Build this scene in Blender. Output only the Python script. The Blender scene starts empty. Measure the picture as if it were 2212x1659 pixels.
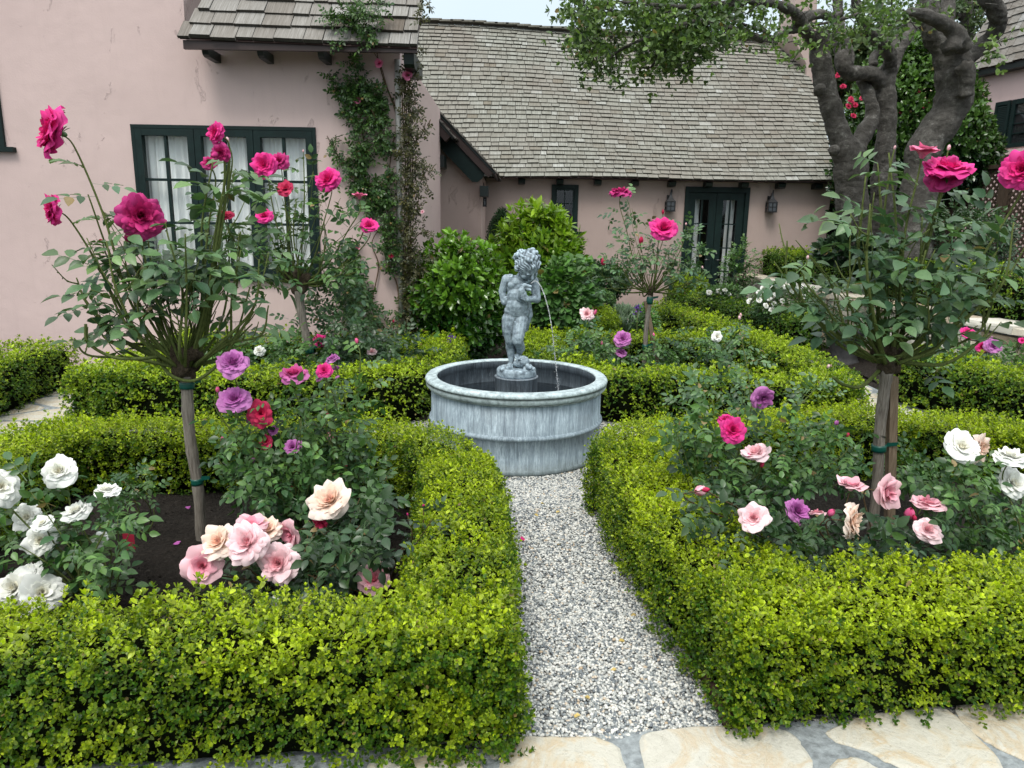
import bpy, math, numpy as np
from mathutils import Matrix, Vector
R = np.random.default_rng(7)
C = bpy.context.scene.collection
A = np.array
# ------------------------------------------------------------ survey helpers
# sight lines of the survey photo (2212 wide) are used only to work out real positions in metres
FOC, PIT, ROL, EYE = 1549., math.radians(12.5), math.radians(1.0), 1.6
def ray(px, py):
    x = (px-1106)/FOC; y = -(py-829.5)/FOC
    c, s = math.cos(ROL), math.sin(ROL); x, y = c*x-s*y, s*x+c*y
    return A([x, y*math.sin(PIT)+math.cos(PIT), y*math.cos(PIT)-math.sin(PIT)])
def gz(px, py, z=0.):
    d = ray(px, py); return A([0, 0, EYE])+d*(z-EYE)/d[2]
def gy(px, py, Y):
    d = ray(px, py); return A([0, 0, EYE])+d*Y/d[1]
def unit(v):
    v = np.asarray(v, float); return v/np.maximum(np.linalg.norm(v, axis=-1, keepdims=True), 1e-9)
def rn(n, s=1.): return R.normal(0, s, (n, 3))
# ------------------------------------------------------------ mesh builder
class MB:
    def __init__(s): s.V = []; s.F = []; s.T = []; s.n = 0
    def add(s, V, F, T=None):
        V = np.asarray(V, np.float32).reshape(-1, 3)
        if isinstance(F, np.ndarray): s.F.append(F+s.n)
        else:
            by = {}
            for f in F: by.setdefault(len(f), []).append(f)
            for k, fs in by.items(): s.F.append(A(fs)+s.n)
        if T is None: T = (0.5, 0.5, 0.5)
        T = np.asarray(T, np.float32)
        if T.ndim == 1: T = np.tile(T, (len(V), 1))
        s.V.append(V); s.T.append(T); s.n += len(V); return s
    def mesh(s, name, smooth=True):
        me = bpy.data.meshes.new(name)
        V = np.concatenate(s.V); T = np.concatenate(s.T)
        me.vertices.add(len(V)); me.vertices.foreach_set('co', V.ravel())
        tot = np.concatenate([np.full(len(f), f.shape[1], np.int32) for f in s.F])
        li = np.concatenate([f.ravel() for f in s.F]).astype(np.int32)
        me.loops.add(len(li)); me.loops.foreach_set('vertex_index', li)
        me.polygons.add(len(tot))
        me.polygons.foreach_set('loop_start', np.concatenate([[0], np.cumsum(tot)[:-1]]).astype(np.int32))
        me.polygons.foreach_set('loop_total', tot)
        me.polygons.foreach_set('use_smooth', np.full(len(tot), bool(smooth)))
        a = me.attributes.new('tint', 'FLOAT_COLOR', 'POINT')
        a.data.foreach_set('color', np.c_[T, np.ones(len(T))].astype(np.float32).ravel())
        me.update(calc_edges=True); me.validate()
        return me
    def build(s, name, mat, parent=None, smooth=True):
        me = s.mesh(name, smooth); me.materials.append(M[mat])
        return link(bpy.data.objects.new(name, me), parent)
def link(o, parent=None):
    C.objects.link(o)
    if parent is not None:
        o.parent = parent
        o.matrix_parent_inverse = Matrix.Translation(parent_loc(parent)).inverted()
    return o
def parent_loc(p):
    v = Vector(p.location)
    return v
def tag(o, label=None, cat=None, group=None, kind=None):
    if label: o['label'] = label
    if cat: o['category'] = cat
    if group: o['group'] = group
    if kind: o['kind'] = kind
    return o
def thing(name, label, cat, loc=(0, 0, 0), group=None):
    o = bpy.data.objects.new(name, None); o.location = [float(v) for v in loc]; o.empty_display_size = .1
    C.objects.link(o); return tag(o, label, cat, group)
def box(mb, c, s, rz=0., T=None, taper=1.):
    x, y, z = [v/2 for v in s]
    V = A([[-x,-y,-z],[x,-y,-z],[x,y,-z],[-x,y,-z],[-x*taper,-y*taper,z],[x*taper,-y*taper,z],[x*taper,y*taper,z],[-x*taper,y*taper,z]])
    cs, sn = math.cos(rz), math.sin(rz)
    V = V@A([[cs, sn, 0],[-sn, cs, 0],[0, 0, 1]])+A(c)
    return mb.add(V, A([[0,3,2,1],[4,5,6,7],[0,1,5,4],[1,2,6,5],[2,3,7,6],[3,0,4,7]]), T)
def bbox2(mb, x0, x1, y0, y1, z0, z1, T=None): return box(mb, ((x0+x1)/2,(y0+y1)/2,(z0+z1)/2), (x1-x0,y1-y0,z1-z0), 0, T)
def prism(mb, poly, axis, a, b, T=None):
    """extrude a 2-D polygon between a and b along axis 0, 1 or 2"""
    n = len(poly); P = []
    for d in (a, b):
        for u, v in poly:
            P.append([d, u, v] if axis == 0 else ([u, d, v] if axis == 1 else [u, v, d]))
    F = [list(range(n))[::-1], list(range(n, 2*n))]+[[i, (i+1)%n, (i+1)%n+n, i+n] for i in range(n)]
    return mb.add(A(P), F, T)
def tube(mb, pts, rad, seg=8, T=None, wob=0., cap=True):
    P = np.asarray(pts, float); n = len(P); rad = np.broadcast_to(np.asarray(rad, float), (n,))
    t = unit(np.gradient(P, axis=0)); up = A([0, 0, 1.]) if abs(t[0][2]) < .9 else A([1., 0, 0])
    nn = unit(np.cross(t[0], up)); V = []
    an = np.linspace(0, 2*math.pi, seg, endpoint=False)
    for i in range(n):
        nn = unit(nn-t[i]*np.dot(nn, t[i])); b = np.cross(t[i], nn)
        rr = rad[i]*(1+(R.uniform(-wob, wob, seg) if wob else 0))
        V.append(P[i]+(np.cos(an)*rr)[:, None]*nn+(np.sin(an)*rr)[:, None]*b)
    F = [[i*seg+j, i*seg+(j+1)%seg, (i+1)*seg+(j+1)%seg, (i+1)*seg+j] for i in range(n-1) for j in range(seg)]
    if cap: F += [list(range(seg))[::-1], list(range((n-1)*seg, n*seg))]
    return mb.add(np.concatenate(V), F, T)
def lathe(mb, prof, c, seg=64, T=None, sx=1., sy=1.):
    an = np.linspace(0, 2*math.pi, seg, endpoint=False); n = len(prof)
    V = np.concatenate([np.c_[np.cos(an)*r*sx, np.sin(an)*r*sy, np.full(seg, z)] for r, z in prof])+A(c)
    F = [[i*seg+j, i*seg+(j+1)%seg, (i+1)*seg+(j+1)%seg, (i+1)*seg+j] for i in range(n-1) for j in range(seg)]
    return mb.add(V, F, T)
def ell(mb, c, r, rot=None, seg=14, T=None):
    rings = seg//2+1; V = []
    for i in range(rings+1):
        ph = math.pi*i/rings
        for j in range(seg):
            th = 2*math.pi*j/seg; V.append([math.sin(ph)*math.cos(th), math.sin(ph)*math.sin(th), math.cos(ph)])
    V = A(V)*A(r)
    if rot is not None: V = V@A(rot).T
    F = [[i*seg+j, (i+1)*seg+j, (i+1)*seg+(j+1)%seg, i*seg+(j+1)%seg] for i in range(rings) for j in range(seg)]
    return mb.add(V+A(c), F, T)
def cap(mb, a, b, ra, rb, n=9):
    a, b = A(a, float), A(b, float)
    for t in np.linspace(0, 1, n):
        r = ra+(rb-ra)*t; ell(mb, a+(b-a)*t, (r, r, r), seg=12)
def bez(pts, n=24):
    """Catmull-Rom through the points"""
    P = np.asarray(pts, float)
    if len(P) == 2: return P[0]+(P[1]-P[0])*np.linspace(0, 1, n)[:, None]
    Q = np.vstack([2*P[0]-P[1], P, 2*P[-1]-P[-2]]); out = []
    m = max(2, n//(len(P)-1))
    for i in range(1, len(Q)-2):
        for t in np.linspace(0, 1, m, endpoint=False):
            a, b, c, d = Q[i-1:i+3]
            out.append(.5*((2*b)+(-a+c)*t+(2*a-5*b+4*c-d)*t*t+(-a+3*b-3*c+d)*t**3))
    out.append(P[-1]); return A(out)
def remeshed(mb, name, voxel, smooth, mat, parent=None, disp=None):
    me = mb.mesh(name+'_src'); o = bpy.data.objects.new(name+'_src', me); C.objects.link(o)
    m = o.modifiers.new('r', 'REMESH'); m.mode = 'VOXEL'; m.voxel_size = voxel; m.use_smooth_shade = True
    if smooth: s = o.modifiers.new('s', 'SMOOTH'); s.iterations = smooth; s.factor = .5
    dg = bpy.context.evaluated_depsgraph_get(); n = bpy.data.meshes.new_from_object(o.evaluated_get(dg))
    bpy.data.objects.remove(o)
    n.name = name
    if disp is not None:
        k = len(n.vertices); co = np.empty(k*3, np.float32); n.vertices.foreach_get('co', co); co = co.reshape(-1, 3)
        no = np.empty(k*3, np.float32); n.vertices.foreach_get('normal', no); no = no.reshape(-1, 3)
        co = co+no*disp(co, no)[:, None]; n.vertices.foreach_set('co', co.astype(np.float32).ravel()); n.update()
    n.materials.clear(); n.materials.append(M[mat]); n.polygons.foreach_set('use_smooth', np.ones(len(n.polygons), bool))
    return link(bpy.data.objects.new(name, n), parent)
def vnoise(p, f, seed=0):
    r = np.random.default_rng(seed); o = 0
    for k in range(6):
        d = r.normal(0, 1, 3); d /= np.linalg.norm(d); o = o+np.sin(p@d*f*r.uniform(.6, 1.7)+r.uniform(0, 6.3))
    return o/6**.5/1.2
# ------------------------------------------------------------ materials
M = {}
def nm(name):
    m = bpy.data.materials.new(name); m.use_nodes = True; M[name] = m; nt = m.node_tree
    return m, nt, nt.nodes['Principled BSDF']
def N(nt, t, **kw):
    n = nt.nodes.new(t)
    for k, v in kw.items():
        if k in n.inputs: n.inputs[k].default_value = v
        else: setattr(n, k, v)
    return n
def L(nt, a, b): nt.links.new(a, b)
def obj_xyz(nt, scale=(1, 1, 1), rot=(0, 0, 0)):
    tc = N(nt, 'ShaderNodeTexCoord'); mp = N(nt, 'ShaderNodeMapping'); mp.inputs['Scale'].default_value = scale
    mp.inputs['Rotation'].default_value = rot; L(nt, tc.outputs['Object'], mp.inputs['Vector']); return mp.outputs['Vector']
def noise(nt, vec, scale, detail=4, rough=.6, dist=0.):
    n = N(nt, 'ShaderNodeTexNoise', Scale=scale, Detail=detail, Roughness=rough, Distortion=dist); L(nt, vec, n.inputs['Vector']); return n.outputs['Fac']
def ramp(nt, fac, stops):
    r = N(nt, 'ShaderNodeValToRGB'); e = r.color_ramp.elements
    while len(e) < len(stops): e.new(.5)
    for i, (p, c) in enumerate(stops):
        e[i].position = p; e[i].color = (*c, 1) if len(c) == 3 else c
    L(nt, fac, r.inputs['Fac']); return r.outputs['Color']
def mix(nt, fac, a, b, mode='MIX'):
    m = N(nt, 'ShaderNodeMix', data_type='RGBA', blend_type=mode)
    for sock, v in ((m.inputs[0], fac), (m.inputs[6], a), (m.inputs[7], b)):
        if isinstance(v, (int, float)): sock.default_value = v
        elif isinstance(v, tuple): sock.default_value = (*v, 1)
        else: L(nt, v, sock)
    return m.outputs[2]
def math_(nt, op, a, b=0.):
    m = N(nt, 'ShaderNodeMath', operation=op)
    for sock, v in ((m.inputs[0], a), (m.inputs[1], b)):
        if isinstance(v, (int, float)): sock.default_value = v
        else: L(nt, v, sock)
    return m.outputs[0]
def bump(nt, b, h, dist=.01, strength=1., prev=None):
    n = N(nt, 'ShaderNodeBump', Strength=strength, Distance=dist); L(nt, h, n.inputs['Height'])
    if prev is not None: L(nt, prev, n.inputs['Normal'])
    L(nt, n.outputs['Normal'], b.inputs['Normal']); return n.outputs['Normal']
def tint(nt):
    a = N(nt, 'ShaderNodeAttribute', attribute_name='tint'); s = N(nt, 'ShaderNodeSeparateColor'); L(nt, a.outputs['Color'], s.inputs[0])
    return s.outputs
def plain(name, col, rough=.5, spec=.5, nscale=0, namt=.25, bumpd=0., metal=0.):
    m, nt, b = nm(name); b.inputs['Roughness'].default_value = rough; b.inputs['Specular IOR Level'].default_value = spec
    b.inputs['Metallic'].default_value = metal
    b.inputs['Base Color'].default_value = (*col, 1)
    if nscale:
        v = obj_xyz(nt); f = noise(nt, v, nscale, 6)
        c2 = tuple(x*(1-namt) for x in col); c1 = tuple(min(1, x*(1+namt)) for x in col)
        L(nt, ramp(nt, f, [(.3, c2), (.7, c1)]), b.inputs['Base Color'])
        if bumpd: bump(nt, b, f, bumpd)
    return m
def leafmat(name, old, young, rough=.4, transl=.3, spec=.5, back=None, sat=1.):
    """leaf: tint.R = age of growth plus painted hedge shade, tint.G = random"""
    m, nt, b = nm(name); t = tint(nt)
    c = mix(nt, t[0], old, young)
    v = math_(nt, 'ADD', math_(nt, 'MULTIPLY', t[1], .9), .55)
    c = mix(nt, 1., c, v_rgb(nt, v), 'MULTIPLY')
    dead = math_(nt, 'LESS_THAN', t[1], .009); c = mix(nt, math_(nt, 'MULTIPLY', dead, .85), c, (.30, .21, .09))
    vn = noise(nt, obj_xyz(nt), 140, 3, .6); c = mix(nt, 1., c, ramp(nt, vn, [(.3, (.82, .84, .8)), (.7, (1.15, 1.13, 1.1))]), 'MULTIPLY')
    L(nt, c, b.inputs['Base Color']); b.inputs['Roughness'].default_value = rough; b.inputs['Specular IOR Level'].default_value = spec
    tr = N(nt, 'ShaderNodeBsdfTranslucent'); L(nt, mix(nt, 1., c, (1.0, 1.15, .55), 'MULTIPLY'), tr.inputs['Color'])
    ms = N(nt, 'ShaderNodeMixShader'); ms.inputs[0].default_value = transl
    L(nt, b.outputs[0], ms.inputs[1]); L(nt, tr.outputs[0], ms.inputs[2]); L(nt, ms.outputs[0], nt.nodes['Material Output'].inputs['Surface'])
def v_rgb(nt, v):
    n = N(nt, 'ShaderNodeCombineColor')
    for i in range(3): L(nt, v, n.inputs[i])
    return n.outputs[0]
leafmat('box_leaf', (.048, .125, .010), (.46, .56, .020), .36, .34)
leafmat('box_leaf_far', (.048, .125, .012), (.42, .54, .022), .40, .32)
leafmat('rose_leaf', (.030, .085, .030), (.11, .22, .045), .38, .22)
leafmat('rose_leaf_blue', (.050, .115, .058), (.12, .21, .06), .40, .2)
leafmat('rose_leaf_dark', (.018, .052, .022), (.05, .10, .03), .36, .18)
leafmat('camellia_leaf', (.020, .075, .012), (.17, .34, .03), .22, .25, .6)
leafmat('citrus_leaf', (.07, .18, .014), (.30, .46, .03), .32, .32)
leafmat('conifer_leaf', (.012, .04, .014), (.03, .085, .02), .5, .15)
leafmat('broad_leaf', (.045, .13, .03), (.13, .27, .06), .5, .3)
leafmat('sage_leaf', (.12, .19, .12), (.2, .28, .18), .7, .2)
leafmat('vine_leaf', (.025, .07, .02), (.10, .19, .035), .42, .25)
leafmat('vine_leaf_brown', (.035, .045, .018), (.11, .10, .03), .5, .25)
leafmat('oak_leaf', (.055, .105, .035), (.19, .29, .075), .42, .28)
leafmat('dark_leaf', (.015, .045, .02), (.06, .10, .05), .3, .15)
leafmat('cypress_leaf', (.05, .085, .035), (.11, .16, .06), .6, .25)
leafmat('dark_camellia', (.012, .040, .012), (.10, .20, .035), .25, .18, .6)
leafmat('bronze_leaf', (.09, .05, .02), (.16, .11, .03), .4, .25)
leafmat('yellow_leaf', (.42, .30, .08), (.6, .45, .16), .5, .2)
def petalmat(name, inner, mid, outer, transl=.22):
    m, nt, b = nm(name); t = tint(nt)
    c = ramp(nt, t[0], [(0., inner), (.45, mid), (1., outer)])
    v = math_(nt, 'ADD', math_(nt, 'MULTIPLY', t[1], .35), .82)
    c = mix(nt, 1., c, v_rgb(nt, v), 'MULTIPLY')
    f = noise(nt, obj_xyz(nt), 240, 3); c = mix(nt, math_(nt, 'MULTIPLY', f, .18), c, outer)
    L(nt, c, b.inputs['Base Color']); b.inputs['Roughness'].default_value = .62; b.inputs['Specular IOR Level'].default_value = .25
    tr = N(nt, 'ShaderNodeBsdfTranslucent'); L(nt, c, tr.inputs['Color']); ms = N(nt, 'ShaderNodeMixShader'); ms.inputs[0].default_value = transl
    L(nt, b.outputs[0], ms.inputs[1]); L(nt, tr.outputs[0], ms.inputs[2]); L(nt, ms.outputs[0], nt.nodes['Material Output'].inputs['Surface'])
petalmat('p_magenta', (.62, .01, .12), (.72, .02, .20), (.74, .05, .30))
petalmat('p_dark', (.42, .01, .10), (.50, .015, .14), (.55, .05, .24))
petalmat('p_mauve', (.34, .05, .26), (.46, .12, .40), (.56, .22, .50))
petalmat('p_rosy', (.60, .03, .16), (.62, .06, .24), (.58, .18, .44))
petalmat('p_crimson', (.40, .01, .05), (.50, .015, .07), (.58, .04, .12))
petalmat('p_pink', (.80, .16, .26), (.84, .32, .42), (.88, .58, .62))
petalmat('p_hot', (.75, .05, .20), (.80, .10, .28), (.82, .25, .42))
petalmat('p_pale', (.84, .30, .36), (.88, .50, .54), (.90, .72, .74), .25)
petalmat('p_cream', (.84, .42, .34), (.89, .62, .46), (.90, .78, .70), .25)
petalmat('p_purple', (.10, .03, .25), (.14, .05, .35), (.2, .08, .4))
petalmat('p_white', (.88, .82, .60), (.88, .88, .80), (.90, .91, .87), .2)
def stucco(name, col, dirt=.12):
    m, nt, b = nm(name); v = obj_xyz(nt)
    big = noise(nt, v, .7, 5, .6, .4); c = ramp(nt, big, [(.3, tuple(x*(1-dirt) for x in col)), (.7, col)])
    fine = noise(nt, v, 5, 8, .6); c = mix(nt, math_(nt, 'MULTIPLY', fine, .25), c, tuple(min(1, x*1.12) for x in col))
    sc = N(nt, 'ShaderNodeTexVoronoi', Scale=2.2); L(nt, v, sc.inputs['Vector'])
    scar = noise(nt, obj_xyz(nt, (1, 1, .55)), 3.3, 7, .72, 1.2)
    cr = ramp(nt, scar, [(.0, (0, 0, 0)), (.625, (0, 0, 0)), (.64, (1, 1, 1)), (.66, (.25, .25, .25)), (1., (.2, .2, .2))]); c = mix(nt, ramp(nt, noise(nt, obj_xyz(nt, (9, 9, .9)), 1.1, 6, .7), [(.5, (0, 0, 0)), (.8, (.3, .3, .3))]), c, tuple(x*.8 for x in col))
    L(nt, c, b.inputs['Base Color']); b.inputs['Roughness'].default_value = .85; b.inputs['Specular IOR Level'].default_value = .2
    p = bump(nt, b, noise(nt, v, 1.6, 3), .03, .5); p = bump(nt, b, cr, .012, .6, p); bump(nt, b, noise(nt, v, 60, 6, .7), .0035, .5, p)
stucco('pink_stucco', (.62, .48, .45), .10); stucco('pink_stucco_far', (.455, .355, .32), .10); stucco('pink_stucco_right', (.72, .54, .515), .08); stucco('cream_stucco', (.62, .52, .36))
plain('green_paint', (.005, .0165, .015), .5, .25, 14, .25, .0006)
plain('dark_green_paint', (.003, .010, .009), .42, .5, 14, .25)
plain('black_iron', (.012, .013, .015), .45, .5, 30, .3)
plain('brown_paint', (.035, .018, .015), .5)
plain('dark_room', (.01, .01, .011), .9, .1)
plain('tape', (.004, .075, .055), .4, .5)
plain('white_pipe', (.5, .49, .46), .5, .4, 9, .15)
plain('bark_dark', (.035, .03, .025), .9, .2, 30, .4, .01)
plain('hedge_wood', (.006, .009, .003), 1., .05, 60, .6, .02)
plain('pink_tag', (.5, .03, .07), .4)
plain('straw_stem', (.09, .11, .03), .6, .3, 60, .4)
plain('urn_clay', (.045, .045, .047), .75, .3, 20, .3, .004)
plain('sepal', (.05, .12, .03), .5)
plain('knob_metal', (.2, .2, .2), .3, .5, 0, 0, 0, 1.)
def wood(name, c1, c2, sc=(40, 40, 3), bd=.004):
    m, nt, b = nm(name); f = noise(nt, obj_xyz(nt, sc), 3, 6, .65, .5)
    L(nt, ramp(nt, f, [(.3, c1), (.7, c2)]), b.inputs['Base Color']); b.inputs['Roughness'].default_value = .85; b.inputs['Specular IOR Level'].default_value = .2; bump(nt, b, f, bd, .8)
wood('rose_trunk', (.085, .070, .055), (.30, .27, .23)); wood('stake_wood', (.12, .085, .055), (.26, .20, .14)); wood('fence_wood', (.035, .024, .016), (.09, .065, .045))
wood('edging_wood', (.03, .015, .012), (.08, .045, .035), (6, 6, 60)); wood('cane', (.05, .075, .018), (.14, .17, .05), (60, 60, 20), .001)
wood('cane_brown', (.06, .035, .02), (.13, .09, .045), (60, 60, 20), .001); wood('knot', (.025, .018, .012), (.11, .085, .055), (40, 40, 40), .02)
# oak bark
m, nt, b = nm('oak_bark'); v = obj_xyz(nt)
w = N(nt, 'ShaderNodeTexWave', Scale=2.6, Distortion=14., Detail=5.); w.bands_direction = 'Z'; w.inputs['Detail Scale'].default_value = 2.2; L(nt, v, w.inputs['Vector'])
f = noise(nt, v, 9, 8, .7); big = noise(nt, v, 1.4, 4)
c = ramp(nt, f, [(.3, (.030, .027, .023)), (.5, (.075, .070, .062)), (.6, (.14, .133, .12)), (.72, (.36, .35, .32))])
c = mix(nt, ramp(nt, noise(nt, v, 34, 7, .8), [(.56, (0, 0, 0)), (.68, (.65, .65, .65))]), c, (.34, .33, .30)); c = mix(nt, ramp(nt, big, [(.4, (0, 0, 0)), (.7, (.6, .6, .6))]), c, (.075, .068, .06)); c = mix(nt, math_(nt, 'MULTIPLY', w.outputs['Fac'], .25), c, (.15, .14, .125))
L(nt, c, b.inputs['Base Color']); b.inputs['Roughness'].default_value = .9; b.inputs['Specular IOR Level'].default_value = .2
p = bump(nt, b, w.outputs['Fac'], .012, .35); p = bump(nt, b, f, .03, .8, p); bump(nt, b, noise(nt, obj_xyz(nt, (1, 1, 3.)), 30, 8, .8), .02, .8, p)
# shingles
def shingle(name, stops, warm):
    m, nt, b = nm(name); t = tint(nt); c = ramp(nt, t[0], stops)
    g = noise(nt, obj_xyz(nt, (60, 2.5, 2.5)), 1.2, 6, .75); c = mix(nt, 1., c, ramp(nt, g, [(.3, (.62, .60, .56)), (.5, (1., 1., 1.)), (.68, (1.45, 1.47, 1.5))]), 'MULTIPLY')
    lf = noise(nt, obj_xyz(nt), .55, 3); c = mix(nt, ramp(nt, lf, [(.42, (0, 0, 0)), (.68, (.5, .5, .5))]), c, warm)
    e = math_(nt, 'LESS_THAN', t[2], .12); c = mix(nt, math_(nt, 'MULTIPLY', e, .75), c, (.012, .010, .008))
    L(nt, c, b.inputs['Base Color']); b.inputs['Roughness'].default_value = .85; b.inputs['Specular IOR Level'].default_value = .2; bump(nt, b, g, .006, .7)
shingle('shingle_green', [(0., (.17, .155, .12)), (.2, (.20, .195, .165)), (.75, (.24, .242, .21)), (1., (.32, .325, .295))], (.19, .16, .135))
shingle('shingle_grey', [(0., (.13, .11, .09)), (.3, (.20, .185, .165)), (.7, (.245, .235, .215)), (1., (.33, .33, .32))], (.20, .175, .15))
# lead
def lead(name, dark, lite, streak=1.):
    m, nt, b = nm(name); v = obj_xyz(nt, (16, 16, 1.6)); v2 = obj_xyz(nt)
    f = noise(nt, v, 2.2, 8, .72, .6); g = noise(nt, v2, 26, 6, .7); h = noise(nt, v2, 3., 4)
    c = ramp(nt, f if streak else g, [(.38, dark), (.5, tuple((a+b_)/2 for a, b_ in zip(dark, lite))), (.64, lite)])
    c = mix(nt, ramp(nt, noise(nt, obj_xyz(nt, (70, 70, 9)), 2.2, 6, .8), [(.45, (0, 0, 0)), (.62, (.8, .8, .8))]) if streak else math_(nt, 'MULTIPLY', g, .4), c, dark); c = mix(nt, ramp(nt, h, [(.45, (0, 0, 0)), (.75, (.45, .45, .45))]), c, lite)
    L(nt, c, b.inputs['Base Color']); b.inputs['Roughness'].default_value = .55; b.inputs['Specular IOR Level'].default_value = .4
    if streak:
        sz_ = N(nt, 'ShaderNodeSeparateXYZ'); L(nt, v2, sz_.inputs[0]); gr = math_(nt, 'SUBTRACT', math_(nt, 'ADD', .07, math_(nt, 'MULTIPLY', g, .09)), sz_.outputs[2]); c = mix(nt, ramp(nt, math_(nt, 'MULTIPLY', gr, 12.), [(0., (0, 0, 0)), (1., (.55, .55, .55))]), c, (.11, .13, .11)); c = mix(nt, ramp(nt, noise(nt, obj_xyz(nt, (26, 26, 1.8)), 2.6, 6, .7, .9), [(.62, (0, 0, 0)), (.70, (.6, .6, .6))]), c, (.55, .64, .68)); c = mix(nt, ramp(nt, noise(nt, v2, 5, 6, .7), [(.52, (0, 0, 0)), (.7, (.45, .45, .45))]), c, (.16, .19, .21)); L(nt, c, b.inputs['Base Color'])
    bump(nt, b, g, .002, .7)
lead('lead_tank', (.13, .175, .21), (.44, .54, .60)); lead('lead_rim', (.13, .16, .165), (.36, .43, .44), 0); lead('lead_statue', (.085, .112, .135), (.36, .45, .50), 0)
lead('lead_drum', (.06, .075, .09), (.27, .32, .36)); lead('lead_wet', (.045, .055, .065), (.20, .245, .28))
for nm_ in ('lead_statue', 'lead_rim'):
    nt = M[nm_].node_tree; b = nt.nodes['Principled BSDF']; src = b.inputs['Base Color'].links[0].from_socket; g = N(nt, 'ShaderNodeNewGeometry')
    w = ramp(nt, g.outputs['Pointiness'], [(.46, (.28, .28, .28)), (.5, (1., 1., 1.)), (.54, (1.8, 1.8, 1.8))]); L(nt, mix(nt, 1., src, w, 'MULTIPLY'), b.inputs['Base Color'])  # paints crevice shade and ridge highlights into the lead colour, beside pale wear
m, nt, b = nm('water'); b.inputs['Base Color'].default_value = (.012, .016, .02, 1); b.inputs['Roughness'].default_value = .03; b.inputs['Specular IOR Level'].default_value = .6
wv = noise(nt, obj_xyz(nt), 22, 3); bump(nt, b, wv, .01, .35)
m, nt, b = nm('jet'); b.inputs['Base Color'].default_value = (.95, .97, 1, 1); b.inputs['Roughness'].default_value = .05; b.inputs['Transmission Weight'].default_value = .75; b.inputs['IOR'].default_value = 1.33
# glass: dark reflective pane
m, nt, b = nm('glass'); b.inputs['Base Color'].default_value = (.9, .95, .95, 1); b.inputs['Roughness'].default_value = .02
tp = N(nt, 'ShaderNodeBsdfTransparent'); tp.inputs[0].default_value = (.95, .97, .96, 1); gl = N(nt, 'ShaderNodeBsdfGlossy'); gl.inputs['Roughness'].default_value = .02
lw = N(nt, 'ShaderNodeLayerWeight'); ms = N(nt, 'ShaderNodeMixShader')
L(nt, math_(nt, 'ADD', math_(nt, 'MULTIPLY', math_(nt, 'POWER', lw.outputs[1], 5.), .9), .06), ms.inputs[0]); L(nt, tp.outputs[0], ms.inputs[1]); L(nt, gl.outputs[0], ms.inputs[2]); L(nt, ms.outputs[0], nt.nodes['Material Output'].inputs['Surface'])
plain('dark_glass', (.02, .022, .024), .05, .8)
plain('curtain', (.92, .93, .93), .9, .1, 3, .05)
# ground
m, nt, b = nm('soil'); v = obj_xyz(nt); f = noise(nt, v, 45, 8, .75); g = noise(nt, v, 6, 4); vr = N(nt, 'ShaderNodeTexVoronoi', Scale=60.); L(nt, v, vr.inputs['Vector'])
c = ramp(nt, f, [(.3, (.012, .010, .008)), (.55, (.035, .029, .024)), (.72, (.075, .065, .056)), (.82, (.2, .18, .16))]); c = mix(nt, math_(nt, 'MULTIPLY', g, .4), c, (.022, .018, .015))
L(nt, c, b.inputs['Base Color']); b.inputs['Roughness'].default_value = .95; b.inputs['Specular IOR Level'].default_value = .15; p = bump(nt, b, f, .03, 1.); bump(nt, b, vr.outputs['Distance'], .012, .7, p)
m, nt, b = nm('pebble'); t = tint(nt); c = ramp(nt, t[0], [(0., (.08, .095, .11)), (.2, (.17, .195, .205)), (.42, (.36, .375, .355)), (.66, (.56, .555, .51)), (.94, (.74, .735, .68)), (1., (.45, .33, .2))])
c = mix(nt, math_(nt, 'MULTIPLY', noise(nt, obj_xyz(nt), 180, 4), .2), c, (.3, .3, .3)); L(nt, c, b.inputs['Base Color']); b.inputs['Roughness'].default_value = .6
m, nt, b = nm('gravel_bed'); v = obj_xyz(nt); vr = N(nt, 'ShaderNodeTexVoronoi', Scale=85.); L(nt, v, vr.inputs['Vector'])
sp = N(nt, 'ShaderNodeSeparateColor'); L(nt, vr.outputs['Color'], sp.inputs[0])
c = ramp(nt, sp.outputs[0], [(0., (.07, .085, .10)), (.3, (.18, .19, .19)), (.6, (.42, .41, .38)), (1., (.66, .64, .60))]); c = mix(nt, ramp(nt, vr.outputs['Distance'], [(.3, (0, 0, 0)), (.8, (.8, .8, .8))]), c, (.03, .03, .03))
L(nt, c, b.inputs['Base Color']); b.inputs['Roughness'].default_value = .8; bump(nt, b, math_(nt, 'MULTIPLY', vr.outputs['Distance'], -1.), .012, 1.)
m, nt, b = nm('flagstone'); v = obj_xyz(nt); t = tint(nt); f = noise(nt, v, 4, 8, .65, 1.5); g = noise(nt, v, 38, 8, .7); h = noise(nt, v, 1.3, 3)
c = ramp(nt, f, [(.28, (.46, .44, .36)), (.46, (.54, .52, .44)), (.53, (.52, .46, .34)), (.565, (.50, .40, .26)), (.61, (.54, .52, .44)), (.8, (.58, .57, .51))])
c = mix(nt, ramp(nt, g, [(.5, (0, 0, 0)), (.75, (.6, .6, .6))]), c, (.42, .40, .33)); c = mix(nt, math_(nt, 'MULTIPLY', t[0], .25), c, (.55, .54, .50))
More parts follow.
